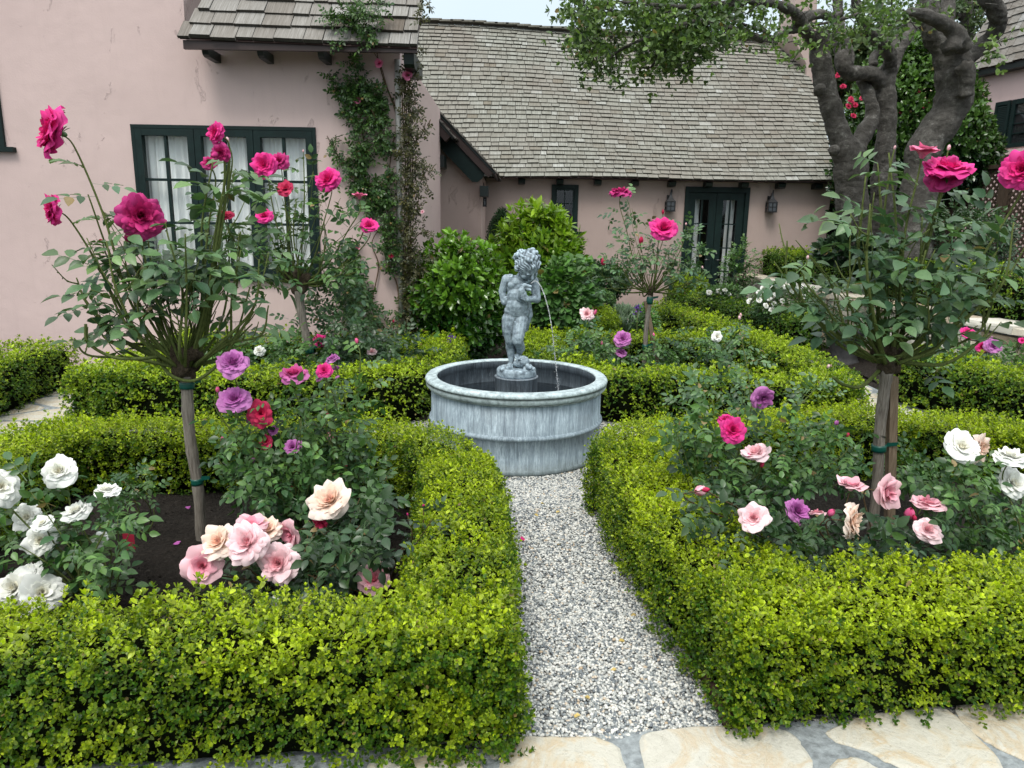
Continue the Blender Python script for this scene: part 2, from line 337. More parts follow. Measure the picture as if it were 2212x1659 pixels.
L(nt, c, b.inputs['Base Color']); b.inputs['Roughness'].default_value = .8; b.inputs['Specular IOR Level'].default_value = .25; p = bump(nt, b, f, .02, .7); bump(nt, b, g, .006, .8, p); cr_ = N(nt, 'ShaderNodeTexVoronoi', Scale=5., feature='DISTANCE_TO_EDGE'); dv_ = N(nt, 'ShaderNodeVectorMath', operation='ADD'); ns_ = N(nt, 'ShaderNodeTexNoise', Scale=9., Detail=6.); L(nt, v, ns_.inputs['Vector']); L(nt, v, dv_.inputs[0]); L(nt, ns_.outputs['Color'], dv_.inputs[1]); L(nt, dv_.outputs[0], cr_.inputs['Vector']); src = b.inputs['Base Color'].links[0].from_socket; L(nt, mix(nt, ramp(nt, cr_.outputs['Distance'], [(0., (.55, .55, .55)), (.012, (0, 0, 0))]), mix(nt, ramp(nt, noise(nt, v, 130, 5, .8), [(.55, (0, 0, 0)), (.7, (.35, .35, .35))]), src, (.25, .24, .2)), (.2, .18, .13)), b.inputs['Base Color'])
plain('mortar', (.25, .275, .28), .9, .2, 38, .38, .01)
m, nt, b = nm('wall_stone'); v = obj_xyz(nt); t = tint(nt); f = noise(nt, v, 9, 8, .7, .5)
c = ramp(nt, t[0], [(0., (.42, .31, .20)), (.35, (.54, .47, .36)), (.7, (.64, .60, .50)), (1., (.72, .70, .64))]); c = mix(nt, math_(nt, 'MULTIPLY', f, .45), c, (.30, .27, .21))
L(nt, c, b.inputs['Base Color']); b.inputs['Roughness'].default_value = .9; bump(nt, b, f, .02, .8)
# ------------------------------------------------------------ leaf templates (x along leaf, y across, z out of the leaf)
def T_leaf(w=.5, fold=.12, droop=.12, n=1):
    if n == 2:
        xs = [0, .14, .42, .72, 1.]; ws = [0, w*.30, w*.5, w*.36, 0]; m = [[x, 0, -droop*x*x] for x in xs]
        a = [[x, ww, fold*ww*2-droop*x*x] for x, ww in zip(xs[1:-1], ws[1:-1])]; b = [[x, -ww, z] for x, ww, z in a]
        return A(m+a+b, float), [[0, 1, 5], [1, 2, 6, 5], [2, 3, 7, 6], [3, 4, 7], [0, 8, 1], [1, 8, 9, 2], [2, 9, 10, 3], [3, 10, 4]]
    xs = [0, .3, .68, 1.]; ws = [0, w*.5, w*.44, 0]
    if n == 0: xs = [0, .45, 1.]; ws = [0, w*.5, 0]
    V = []; 
    for x in xs: V.append([x, 0, -droop*x*x])
    for x, ww in zip(xs[1:-1], ws[1:-1]): V.append([x, ww, fold*ww*2-droop*x*x])
    for x, ww in zip(xs[1:-1], ws[1:-1]): V.append([x, -ww, fold*ww*2-droop*x*x])
    if n == 0: F = [[0, 1, 2, 3], [0, 4, 2, 1]]
    else: F = [[0, 1, 4], [1, 2, 5, 4], [2, 3, 5], [0, 6, 1], [1, 6, 7, 2], [2, 7, 3]]
    return A(V, float), F
def T_box():   # obovate leaf as two quads
    V = A([[0, 0, 0], [.36, .27, .07], [.82, .31, .05], [1.06, 0, -.04], [.36, -.27, .07], [.82, -.31, .05]]); return V, [[0, 3, 2, 1], [0, 4, 5, 3]]
def frame(d, n):
    d = unit(d); s = unit(np.cross(n, d)); n2 = np.cross(d, s); return np.stack([d, s, n2], axis=-1)   # columns
def join_T(items):
    V = []; F = []; K = []; k = 0
    for i, ((v, f), pos, d, n, sc) in enumerate(items):
        m = frame(A(d, float), A(n, float)); vv = (v*sc)@m.T+A(pos); V.append(vv); F += [[q+k for q in g] for g in f]; K += [i]*len(v); k += len(v)
    return np.concatenate(V), F, A(K)
def sprig(pairs=3, leaf=.42, tmpl=None, spread=.9, tip=2):
    lf = tmpl or T_box(); it = []
    for p in range(pairs):
        x = .15+.75*p/max(1, pairs-1) if pairs > 1 else .5; a = p*math.pi/2+.3
        for q in (0, math.pi):
            r = A([0, math.cos(a+q), math.sin(a+q)]); d = r*spread+A([.55+.3*p/pairs, 0, 0]); it.append((lf, [x, 0, 0], d, A([1., 0, 0])*.9-r*.3, leaf*(1-.12*p)))
    for q in range(tip):
        a = q*2*math.pi/tip+.8; r = A([0, math.cos(a), math.sin(a)]); it.append((lf, [.95, 0, 0], r*.4+A([1., 0, 0]), -r+A([.3, 0, 0]), leaf*.7))
    return join_T(it)
def compound(n=5, lw=.62, stem=True, leaf=.42, droop=.15):
    lf = T_leaf(lw, .16, .2, 2); it = []
    pos = [.38, .66, .92][:(n+1)//2]
    for i in range((n-1)//2):
        for s in (1, -1): it.append((lf, [pos[i], 0, -droop*pos[i]**2], [.45, s*.9, -.12], [0, 0, 1.], leaf*(.8+.15*i)))
    it.append((lf, [.92, 0, -droop*.85], [1, 0, -.3], [0, 0, 1.], leaf*1.08))
    V, F, K = join_T(it)
    if stem:
        k = len(V); V = np.vstack([V, A([[0, .012, 0], [0, -.012, 0], [.95, .006, -droop*.9], [.95, -.006, -droop*.9]])]); F.append([k, k+1, k+3, k+2]); K = np.r_[K, [99]*4]
    return V, F, K
SPR = sprig(); SPR_FAR = sprig(2, .6, T_leaf(.62, .1, .05, 0), .9, 2)
CMP = compound(5); CMP7 = compound(7, .55, True, .36); CMP3 = compound(3, .66, True, .5)
def single(w=.5, fold=.12, droop=.2): v, f = T_leaf(w, fold, droop); return v, f, np.zeros(len(v), int)
ONE = single(); WIDE = single(.72, .1, .15); NARROW = single(.28, .1, .2)
ROSETTE = sprig(2, .85, T_leaf(.34, .1, .18), 1.1, 3); CAMTW = sprig(2, .7, T_leaf(.5, .12, .12), .8, 2)
def scatter(mb, tmpl, pos, d, n, scale, age_tone, jit=.12):
    V, F, K = tmpl; k = len(pos)
    if k == 0: return
    m = frame(d, n); sc = np.broadcast_to(np.asarray(scale, float), (k,))
    W = np.einsum('kij,vj->kvi', m, V)*sc[:, None, None]+pos[:, None, :]
    nl = int(K.max())+1 if K.max() < 99 else len(set(K.tolist())); idx = np.where(K == 99, 0, K)
    per = R.uniform(0, 1, (k, nl))[:, idx]; ag = np.clip(np.asarray(age_tone)[:, None]+R.normal(0, jit, (k, nl))[:, idx], 0, 1)
    T = np.stack([ag, per, np.full_like(per, .5)], -1)
    off = (np.arange(k)*len(V))[:, None, None]; by = {}
    for f in F: by.setdefault(len(f), []).append(f)
    n0 = mb.n; mb.V.append(W.reshape(-1, 3).astype(np.float32)); mb.T.append(T.reshape(-1, 3).astype(np.float32)); mb.n += k*len(V)
    for q, fs in by.items(): mb.F.append((A(fs)[None]+off).reshape(-1, q)+n0)
# ------------------------------------------------------------ hedges
CAMP = A([0, 0, EYE])
def hedge(label, pts, w, h, dens, size, z0=0., far=False, group='clipped box hedges around the rose beds', w2=None, spikes=.05, young=.5, ends=True, sc0=1.):
    runs = pts if isinstance(pts[0][0], (tuple, list)) else [pts]
    o = thing('box_hedge', label, 'hedge', (runs[0][0][0], runs[0][0][1], z0), group); mb = MB(); core = MB()
    for rp in runs: hedge_run(mb, core, rp, w, h, dens, size, z0, far, spikes, young, ends, sc0)
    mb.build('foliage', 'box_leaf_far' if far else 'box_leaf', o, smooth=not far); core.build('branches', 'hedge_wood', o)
    return o
def hedge_run(mb, core, pts, w, h, dens, size, z0, far, spikes, young, ends, sc0):
    P = np.asarray(pts, float); seg = np.linalg.norm(np.diff(P, axis=0), axis=1); Ls = np.r_[0, np.cumsum(seg)]; Lt = Ls[-1]
    def at(s):
        x = np.interp(s, Ls, P[:, 0]); y = np.interp(s, Ls, P[:, 1]); e = .12
        tx = np.interp(s+e, Ls, P[:, 0])-np.interp(s-e, Ls, P[:, 0]); ty = np.interp(s+e, Ls, P[:, 1])-np.interp(s-e, Ls, P[:, 1])
        t = unit(np.c_[tx, ty, 0*tx]); return np.c_[x, y, 0*x], t, np.c_[t[:, 1], -t[:, 0], 0*tx]
    n = int(dens*Lt*(2*h+w)); s = R.uniform(0, Lt, n); q = R.uniform(0, 2*h+w, n)
    a = np.where(q < h, -w/2, np.where(q < h+w, q-h-w/2, w/2)); b_ = np.where(q < h, q, np.where(q < h+w, h, 2*h+w-q))
    nl = np.where(q < h, -1., np.where(q < h+w, 0., 1.)); nz = ((q >= h) & (q < h+w)).astype(float)
    c, t, l = at(s)
    if ends:
        ne = int(dens*h*w*1.2)*2; s2 = np.r_[np.zeros(ne//2), np.full(ne//2, Lt)]; a2 = R.uniform(-w/2, w/2, len(s2)); b2 = R.uniform(0, h, len(s2))
        c2, t2, l2 = at(s2); sg = np.r_[-np.ones(ne//2), np.ones(ne//2)]
        c = np.r_[c, c2]; t = np.r_[t, t2]; l = np.r_[l, l2]; a = np.r_[a, a2]; b_ = np.r_[b_, b2]; nl = np.r_[nl, 0*a2]; nz = np.r_[nz, 0*a2]
        te = np.r_[np.zeros(n), sg]
    else: te = np.zeros(n)
    Aq, Bq = np.abs(a)/(w/2), b_/h; rr = (Aq**10+Bq**10)**(1/10.); k = 1/np.maximum(rr, 1); 
    a = a*np.where(rr > 1, k, 1); b_ = b_*np.where(rr > 1, k, 1)
    corner = np.clip((np.minimum(Aq, Bq)-.75)*4, 0, 1)
    nrm = l*(nl+np.sign(a)*corner*.7*(nz > 0))[:, None]+t*te[:, None]; nrm[:, 2] = nz+corner*.7; nrm = unit(nrm)
    pos = c+l*a[:, None]; pos[:, 2] = b_+z0
    bul = vnoise(pos, 9, 3)*.018+vnoise(pos, 30, 4)*.014+vnoise(pos, 62, 14)*.010; pos = pos+nrm*bul[:, None]
    depth = R.uniform(0, 1, len(pos))**1.3*.06*sc0; pos -= nrm*depth[:, None]
    up = A([0, 0, 1.]); d = nrm*R.uniform(.3, 1., len(pos))[:, None]+up*R.uniform(.1, 1.1, len(pos))[:, None]+rn(len(pos), .38)
    facing = np.einsum('ij,ij->i', nrm, unit(CAMP-pos)); keep = (facing > -.25) | (R.uniform(0, 1, len(pos)) < .35)
    keep &= ~((b_ < .06*h/.37) & (R.uniform(0, 1, len(pos)) < .5))
    patch = vnoise(pos, 3.2, 8)*.10+vnoise(pos, 11, 9)*.17+vnoise(pos, 38, 19)*.16
    age_tone = young+.30*nz-.03+patch-.24*(1-np.clip(b_/h, 0, 1))-depth*6/sc0+R.normal(0, .2, len(pos))  # new growth on top, with light tops and shaded sides painted into the tint
    sz = size*R.uniform(.6, 1.3, len(pos)); sp = (nz > 0) & (R.uniform(0, 1, len(pos)) < spikes)
    sz[sp] *= 1.55; d[sp] = up+rn(int(sp.sum()), .28); age_tone[sp] += .12; pos[sp] += nrm[sp]*.012
    kk = keep; scatter(mb, SPR_FAR if far else SPR, pos[kk], d[kk], rn(int(kk.sum())), sz[kk], np.clip(age_tone[kk], 0, 1), .14)
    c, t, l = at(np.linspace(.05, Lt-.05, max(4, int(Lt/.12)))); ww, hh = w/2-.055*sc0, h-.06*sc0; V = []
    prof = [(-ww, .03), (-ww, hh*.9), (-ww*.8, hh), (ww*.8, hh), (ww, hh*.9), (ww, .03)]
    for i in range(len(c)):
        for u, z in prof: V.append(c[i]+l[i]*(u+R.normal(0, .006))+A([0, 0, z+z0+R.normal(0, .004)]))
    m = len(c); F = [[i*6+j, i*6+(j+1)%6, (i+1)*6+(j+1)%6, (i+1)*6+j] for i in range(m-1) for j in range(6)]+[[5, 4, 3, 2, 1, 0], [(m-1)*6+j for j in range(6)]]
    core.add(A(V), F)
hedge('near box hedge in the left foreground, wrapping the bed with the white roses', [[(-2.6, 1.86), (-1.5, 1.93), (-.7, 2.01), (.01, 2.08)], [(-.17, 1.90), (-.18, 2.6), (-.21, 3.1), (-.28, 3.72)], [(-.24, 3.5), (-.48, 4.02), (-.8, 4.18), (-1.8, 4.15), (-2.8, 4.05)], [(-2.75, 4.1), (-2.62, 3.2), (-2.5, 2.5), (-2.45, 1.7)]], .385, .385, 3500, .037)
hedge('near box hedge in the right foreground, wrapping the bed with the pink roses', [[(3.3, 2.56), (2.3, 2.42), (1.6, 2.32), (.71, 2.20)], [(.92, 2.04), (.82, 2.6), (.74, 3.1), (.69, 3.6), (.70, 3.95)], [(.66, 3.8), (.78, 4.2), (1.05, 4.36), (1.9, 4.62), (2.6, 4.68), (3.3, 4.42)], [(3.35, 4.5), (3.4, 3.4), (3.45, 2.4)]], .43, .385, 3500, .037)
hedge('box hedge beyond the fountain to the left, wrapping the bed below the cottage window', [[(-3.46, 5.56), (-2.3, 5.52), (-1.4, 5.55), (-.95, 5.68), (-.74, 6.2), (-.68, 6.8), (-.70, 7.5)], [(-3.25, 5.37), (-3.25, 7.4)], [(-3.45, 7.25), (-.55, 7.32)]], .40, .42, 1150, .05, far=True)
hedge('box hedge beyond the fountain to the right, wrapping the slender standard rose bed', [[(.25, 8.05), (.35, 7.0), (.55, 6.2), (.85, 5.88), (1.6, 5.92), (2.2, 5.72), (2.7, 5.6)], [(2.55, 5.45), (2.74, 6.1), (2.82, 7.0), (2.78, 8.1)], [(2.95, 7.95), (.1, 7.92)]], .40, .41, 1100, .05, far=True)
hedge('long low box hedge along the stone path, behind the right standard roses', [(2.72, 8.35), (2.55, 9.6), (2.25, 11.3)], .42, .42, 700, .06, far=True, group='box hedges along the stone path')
hedge('shadowed box hedge ending at the dark clay urn', [(3.72, 8.95), (3.45, 10.2), (3.1, 11.9), (2.95, 12.9)], .55, .5, 700, .06, far=True, young=.02, group='box hedges along the stone path')  # low young value paints the shade on this hedge into its leaf tint
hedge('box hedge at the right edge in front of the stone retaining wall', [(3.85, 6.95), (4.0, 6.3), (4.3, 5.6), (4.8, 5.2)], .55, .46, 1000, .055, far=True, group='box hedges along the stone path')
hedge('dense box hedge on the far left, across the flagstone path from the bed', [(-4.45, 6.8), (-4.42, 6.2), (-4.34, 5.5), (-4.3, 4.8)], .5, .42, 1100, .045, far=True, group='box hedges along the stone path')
# ------------------------------------------------------------ ground
def st(name, mb, mat, smooth=False, kind='structure'):
    return tag(mb.build(name, mat, None, smooth), kind=kind)
mb = MB(); box(mb, (0, 60, -.06), (300, 300, .1)); st('ground', mb, 'soil')
mb = MB(); bbox2(mb, -3.6, 3.4, 1.93, 8.2, -.006, .0); st('gravel_path', mb, 'gravel_bed')
def soil_bed(x0, x1, y0, y1, seed, z0=.03):
    nx, ny = int((x1-x0)/.035), int((y1-y0)/.035); X, Y = np.meshgrid(np.linspace(x0, x1, nx), np.linspace(y0, y1, ny)); p = np.c_[X.ravel(), Y.ravel(), 0*X.ravel()]
    ed = np.minimum.reduce([p[:, 0]-x0, x1-p[:, 0], p[:, 1]-y0, y1-p[:, 1]])
    p[:, 2] = z0*np.clip(ed/.2, 0, 1)+vnoise(p, 9, seed)*.012+vnoise(p, 45, seed+1)*.005+R.normal(0, .0028, len(p))+.004
    F = A([[j*nx+i, j*nx+i+1, (j+1)*nx+i+1, (j+1)*nx+i] for j in range(ny-1) for i in range(nx-1)])
    mb = MB(); mb.add(p, F); st('garden_soil', mb, 'soil', True)
soil_bed(-2.6, -.2, 2.0, 4.1, 1); soil_bed(.72, 3.3, 2.3, 4.6, 5); soil_bed(-3.2, -.7, 5.7, 7.3, 9); soil_bed(.4, 2.7, 5.9, 7.9, 12)
soil_bed(-1.7, 2.6, 8.1, 11.5, 15, .02); soil_bed(3.95, 6.2, 5.3, 9.5, 18, .05); soil_bed(-2.9, -.6, 7.35, 7.7, 21, .02)
# clods of soil
mb = MB(); ICO = None
def ico():
    t = (1+5**.5)/2; V = A([[-1,t,0],[1,t,0],[-1,-t,0],[1,-t,0],[0,-1,t],[0,1,t],[0,-1,-t],[0,1,-t],[t,0,-1],[t,0,1],[-t,0,-1],[-t,0,1]])/math.sqrt(1+t*t)
    F = A([[0,11,5],[0,5,1],[0,1,7],[0,7,10],[0,10,11],[1,5,9],[5,11,4],[11,10,2],[10,7,6],[7,1,8],[3,9,4],[3,4,2],[3,2,6],[3,6,8],[3,8,9],[4,9,5],[2,4,11],[6,2,10],[8,6,7],[9,8,1]]); return V, F
IV, IF = ico()
def pebbles(mb, pos, r, flat=.6):
    k = len(pos); sc = r[:, None]*np.c_[R.uniform(.8, 1.35, k), R.uniform(.7, 1.05, k), R.uniform(flat*.8, flat*1.2, k)]
    d = rn(k); d[:, 2] *= .25; nn = rn(k, .25)+A([0, 0, 1.]); m = frame(d, nn); W = np.einsum('kij,kvj->kvi', m, IV[None]*sc[:, None, :]*R.uniform(.86, 1.12, (k, 12, 1)))+pos[:, None]
    T = np.repeat(np.c_[R.uniform(0, 1, k), R.uniform(0, 1, k), R.uniform(0, 1, k)][:, None], 12, 1)
    mb.add(W.reshape(-1, 3), (IF[None]+(np.arange(k)*12)[:, None, None]).reshape(-1, 3), T.reshape(-1, 3))
n = 2600; p = np.r_[np.c_[R.uniform(-2.3, -.4, n), R.uniform(2.2, 3.9, n), np.full(n, .03)], np.c_[R.uniform(.95, 3., n), R.uniform(2.5, 4.4, n), np.full(n, .03)]]
pebbles(mb, p, R.uniform(.002, .008, len(p))*R.uniform(.5, 1, len(p)), .8); tag(mb.build('soil_clods', 'soil', None, True), kind='stuff')
# gravel: real stones where the path and the ring round the fountain show
FC = A([.03, 5.02, 0]); mb = MB()
def grav(x0, x1, y0, y1, dens, rmin, rmax, test=None):
    n = int((x1-x0)*(y1-y0)*dens); p = np.c_[R.uniform(x0, x1, n), R.uniform(y0, y1, n), np.zeros(n)]
    if test is not None: p = p[test(p)]
    r = R.uniform(rmin, rmax, len(p)); p[:, 2] = r*.25+R.uniform(0, .006, len(p)); pebbles(mb, p, r)
pl = lambda p: (p[:, 0] > -.1-.09*(p[:, 1]-2)) & (p[:, 0] < .84-.1*(p[:, 1]-2)) & (p[:, 1] > 1.97+.02*np.sin(p[:, 0]*17)+.06*p[:, 0])
grav(-.2, .85, 1.9, 3.0, 21000, .0042, .0088, pl); grav(-.3, .8, 3.0, 4.35, 15000, .0048, .009, pl)
grav(-1.5, 1.4, 3.9, 5.9, 9000, .0055, .010, lambda p: (np.hypot(p[:, 0]-.03, p[:, 1]-5.02) > .6))
tag(mb.build('gravel', 'pebble', None, True), kind='stuff')
mb = MB(); prism(mb, [(.712, 2.03), (.737, 2.03), (.68, 3.4), (.655, 3.4)], 2, 0, .07)
tag(mb.build('edging_board', 'edging_wood'), 'thin brown timber edging board at the foot of the right foreground hedge', 'edging')
mb = MB(); prism(mb, [(-.02, 2.0), (.005, 2.0), (-.04, 3.4), (-.065, 3.4)], 2, 0, .04)
tag(mb.build('edging_board', 'edging_wood'), 'thin brown timber edging board hidden under the left foreground hedge', 'edging')
# flagstones
def clip(poly, p, nrm):
    out = []
    for i in range(len(poly)):
        a, b = poly[i], poly[(i+1)%len(poly)]; da, db = np.dot(a-p, nrm), np.dot(b-p, nrm)
        if da <= 0: out.append(a)
        if (da < 0 < db) or (db < 0 < da): out.append(a+(b-a)*da/(da-db))
    return out
def rounded(poly, it=2, k=.22):
    P = A(poly)
    for _ in range(it):
        Q = np.roll(P, -1, 0); P = np.stack([P*(1-k)+Q*k, P*k+Q*(1-k)], 1).reshape(-1, 2)
    return P
def stone(mb, P, z0, z1):
    P = P+R.normal(0, .0025, P.shape); c = P.mean(0); n = len(P); inn = c+(P-c)*(1-.012/np.maximum(np.linalg.norm(P-c, axis=1), .05))[:, None]
    V = np.r_[np.c_[P, np.full(n, z0)], np.c_[P, np.full(n, z1-.006)], np.c_[inn, np.full(n, z1)], [[*c, z1+.001]]]
    F = [[i, (i+1)%n, (i+1)%n+n, i+n] for i in range(n)]+[[i+n, (i+1)%n+n, (i+1)%n+2*n, i+2*n] for i in range(n)]+[[i+2*n, (i+1)%n+2*n, 3*n] for i in range(n)]
    t = A([R.uniform(), R.uniform(), .5]); mb.add(V, F, t)
def voronoi(mb, quad, size, gap, seed, z0=-.01, z1=.014):
    r = np.random.default_rng(seed); Q = A(quad, float); lo, hi = Q.min(0)-size, Q.max(0)+size; pts = []
    for i in range(int((hi[0]-lo[0])/size)+1):
        for j in range(int((hi[1]-lo[1])/(size*.8))+1): pts.append(lo+A([i*size, j*size*.8])+r.uniform(-.36, .36, 2)*size+A([size*.5*(j%2), 0]))
    pts = A(pts); ctr = Q.mean(0)
    for p in pts:
        poly = [A(q) for q in ((p[0]-size*2, p[1]-size*2), (p[0]+size*2, p[1]-size*2), (p[0]+size*2, p[1]+size*2), (p[0]-size*2, p[1]+size*2))]
        for q in pts:
            d = q-p; l = np.linalg.norm(d)
            if 0 < l < size*3: poly = clip(poly, p+d*.5-d/l*gap/2, d/l)
            if len(poly) < 3: break
        for i in range(len(Q)):
            a, b = Q[i], Q[(i+1)%len(Q)]; nn = A([(b-a)[1], -(b-a)[0]]); nn = nn/np.linalg.norm(nn)
            if np.dot(ctr-a, nn) > 0: nn = -nn
            if len(poly) >= 3: poly = clip(poly, a, nn)
        if len(poly) >= 3:
            P = A(poly); ar = .5*abs(np.dot(P[:, 0], np.roll(P[:, 1], 1))-np.dot(P[:, 1], np.roll(P[:, 0], 1)))
            if ar > size*size*.05: stone(mb, rounded(P), z0, z1)
mb = MB()
FS = [[(-40,1215),(60,1203),(180,1199),(440,1212),(500,1350),(520,1480),(300,1560),(-80,1500)], [(532,1192),(680,1170),(850,1156),(1090,1156),(1205,1180),(1258,1245),(1310,1340),(1200,1420),(900,1470),(600,1430)],
 [(1345,1190),(1480,1118),(1700,1085),(1850,1060),(1960,1150),(2130,1330),(2100,1420),(1850,1390),(1640,1330),(1540,1268),(1400,1230)], [(1900,1060),(2240,1000),(2600,980),(2640,1300),(2330,1350),(2190,1300),(2050,1230),(1945,1150)],
 [(1380,1303),(1480,1290),(1560,1330),(1800,1440),(2000,1500),(1800,1650),(1450,1600),(1360,1450)], [(-620,1290),(-420,1262),(-120,1300),(-150,1420),(-300,1500),(-650,1480)], [(-105,1245),(-60,1235),(-55,1300),(-90,1300)]]
for q in FS: stone(mb, rounded([gz(1106+a/2, 995.4+b/2)[:2] for a, b in q], 2, .2), -.01, .016)
voronoi(mb, [(-3.4, .2), (3.2, .2), (3.2, 1.42), (-3.4, 1.42)], .5, .05, 3); voronoi(mb, [(-3.4, 1.42), (-.95, 1.42), (-.95, 1.8), (-3.4, 1.8)], .42, .04, 4)
voronoi(mb, [(-4.15, 3.5), (-3.45, 3.5), (-3.45, 7.72), (-4.6, 7.72)], .42, .045, 5)
voronoi(mb, [(2.85, 4.6), (3.75, 4.6), (3.7, 9.0), (3.0, 9.0)], .42, .045, 6); voronoi(mb, [(2.95, 9), (3.6, 9), (2.9, 13.9), (1.6, 13.9)], .42, .045, 7)
st('flagstone_path', mb, 'flagstone', False)
mb = MB(); bbox2(mb, -3.5, 3.4, .1, 1.93, -.01, .008); prism(mb, [(-.02, 1.93), (3.4, 1.93), (3.4, 2.3), (.7, 2.06), (.0, 1.96)], 2, -.01, .0076); bbox2(mb, -4.7, -3.4, 3.4, 7.74, -.01, .0082)
prism(mb, [(2.8, 4.5), (3.8, 4.5), (3.75, 9.0), (2.95, 9.0)], 2, -.01, .0079); prism(mb, [(2.9, 9), (3.65, 9), (2.95, 14.), (1.2, 14.)], 2, -.01, .0083)
st('path_mortar', mb, 'mortar')
# ------------------------------------------------------------ shingled roofs
def shingle_roof(mb, fn, rows, wid, row_len, drop=.0, seed=1, wob=.006, thick=.016, gap=.004, xr=None):
    """fn(u_metres, v 0..1) -> point; rows of butted shingles lapping down the slope"""
    r = np.random.default_rng(seed)
    for j in range(rows):
        v0 = j/rows; v1 = min(1, (j+1.25)/rows); x0, x1 = xr(v0); x = x0-r.uniform(0, wid)
        ph = r.uniform(0, 6)
        while x < x1:
            w = wid*r.uniform(.6, 1.45); a, b = max(x+gap, x0+r.uniform(-.015, .01)), min(x+w-gap, x1+r.uniform(-.015, .02)); x += w
            if b-a < .03: continue
            s = v0+(math.sin(a*1.3+ph)*.35+r.uniform(-1, 1))*wob/(row_len*rows)
            P0, P1, P2, P3 = fn(a, s), fn(b, s+r.uniform(-.4, .4)*wob/(row_len*rows)), fn(b, v1), fn(a, v1)
            n = unit(np.cross(P1-P0, P3-P0)); n = n if n[2] > 0 else -n; th = thick*r.uniform(.75, 1.5)
            V = A([P0+n*(th+.012), P1+n*(th+.012), P2+n*.004, P3+n*.004, P0+n*.002, P1+n*.002]); t = .5+r.normal(0, .2)+(.35 if r.uniform() < .05 else 0); t = min(1, max(0, t))
            mb.add(V, [[0, 1, 2, 3], [4, 5, 1, 0], [0, 3, 4], [1, 5, 2]], [t, r.uniform(), .5])
            k = .05  # butt end tinted dark to paint in the shadow line under each course
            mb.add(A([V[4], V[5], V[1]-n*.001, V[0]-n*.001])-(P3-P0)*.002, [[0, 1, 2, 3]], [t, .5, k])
def frame_win(parent, x0, x1, z0, z1, y, fw, cols, rows, mat='green_paint', depth=.07, mun=.028, glass=True, curtain=True, curtain_x=None):
    """one sash facing -y: stiles/rails, muntins, glass, curtain"""
    mb = MB()
    bbox2(mb, x0, x0+fw, y-depth, y, z0, z1); bbox2(mb, x1-fw, x1, y-depth, y, z0, z1); bbox2(mb, x0+fw, x1-fw, y-depth+.002, y, z1-fw, z1); bbox2(mb, x0+fw, x1-fw, y-depth+.002, y, z0, z0+fw)
    f = mb.build('sash', mat, parent, False); mb = MB()
    for i in range(1, cols): xx = x0+fw+(x1-x0-2*fw)*i/cols; bbox2(mb, xx-mun/2, xx+mun/2, y-depth+.014, y-.01, z0+fw, z1-fw)
    for j in range(1, rows):
        zz = z0+fw+(z1-z0-2*fw)*j/rows; bbox2(mb, x0+fw, x1-fw, y-depth+.017, y-.012, zz-mun/2, zz+mun/2)
    mb.build('muntins', mat, f, False)
    if glass: mb = MB(); mb.add([[x0+fw, y-.034, z0+fw], [x1-fw, y-.034, z0+fw], [x1-fw, y-.034, z1-fw], [x0+fw, y-.034, z1-fw]], [[0, 1, 2, 3]]); mb.build('pane', 'glass', f, False)
    return f
def curtain(parent, x0, x1, z0, z1, y, folds=9, seed=0, amp=.02):
    r = np.random.default_rng(seed); n = 160; xs = np.linspace(x0, x1, n); ph = np.cumsum(r.uniform(.4, 1.6, n))*2*math.pi*folds/n; nz = 8; V = []
    for k in range(nz):
        z = z0+(z1-z0)*k/(nz-1); V.append(np.c_[xs+np.sin(xs*4+k*.4)*.008, y+np.sin(ph+k*.06)*amp+np.sin(ph*.37)*amp*.5, np.full(n, z)])
    F = [[k*n+i, k*n+i+1, (k+1)*n+i+1, (k+1)*n+i] for k in range(nz-1) for i in range(n-1)]
    mb = MB(); mb.add(np.concatenate(V), F); return mb.build('curtain', 'curtain', parent, True)
def rafter(parent, x, y0, y1, z, w=.085, h=.11, zr=.0):
    mb = MB(); V = [(y1, z), (y0+.03, z), (y0, z-.02), (y0+.02, z-h*.8), (y0+.06, z-h), (y1, z-h)]; prism(mb, V, 0, x-w/2, x+w/2); return mb.build('rafter_tail', 'dark_green_paint', parent, False)
def wall_face(mb, outline, holes, y, depth=.3, back=True):
    """wall slab facing -y from grid cells so openings are real; outline = function x->ztop"""
    xs = sorted(set([outline[0][0], outline[-1][0]]+[p[0] for p in outline]+[h[0] for h in holes]+[h[1] for h in holes])); zt = lambda x: np.interp(x, [p[0] for p in outline], [p[1] for p in outline])
    for a, b in zip(xs[:-1], xs[1:]):
        m = (a+b)/2; hs = sorted([(h[2], h[3]) for h in holes if h[0] < m < h[1]]); z = -.05
        for h0, h1 in hs+[(None, None)]:
            if h0 is None: P = [(a, z), (b, z), (b, zt(b)), (a, zt(a))]
            else: P = [(a, z), (b, z), (b, h0), (a, h0)]
            if abs(a-b) > 1e-4 and P[2][1]-P[1][1] > 1e-4: 
                V = [[q[0], y, q[1]] for q in P]; mb.add(V, [[0, 1, 2, 3]])
            z = h1
    for h in holes:
        x0, x1, z0, z1 = h; V = A([[x0, y, z0], [x1, y, z0], [x1, y, z1], [x0, y, z1], [x0, y+depth, z0], [x1, y+depth, z0], [x1, y+depth, z1], [x0, y+depth, z1]])
        mb.add(V, [[0, 4, 5, 1], [1, 5, 6, 2], [2, 6, 7, 3], [3, 7, 4, 0]])
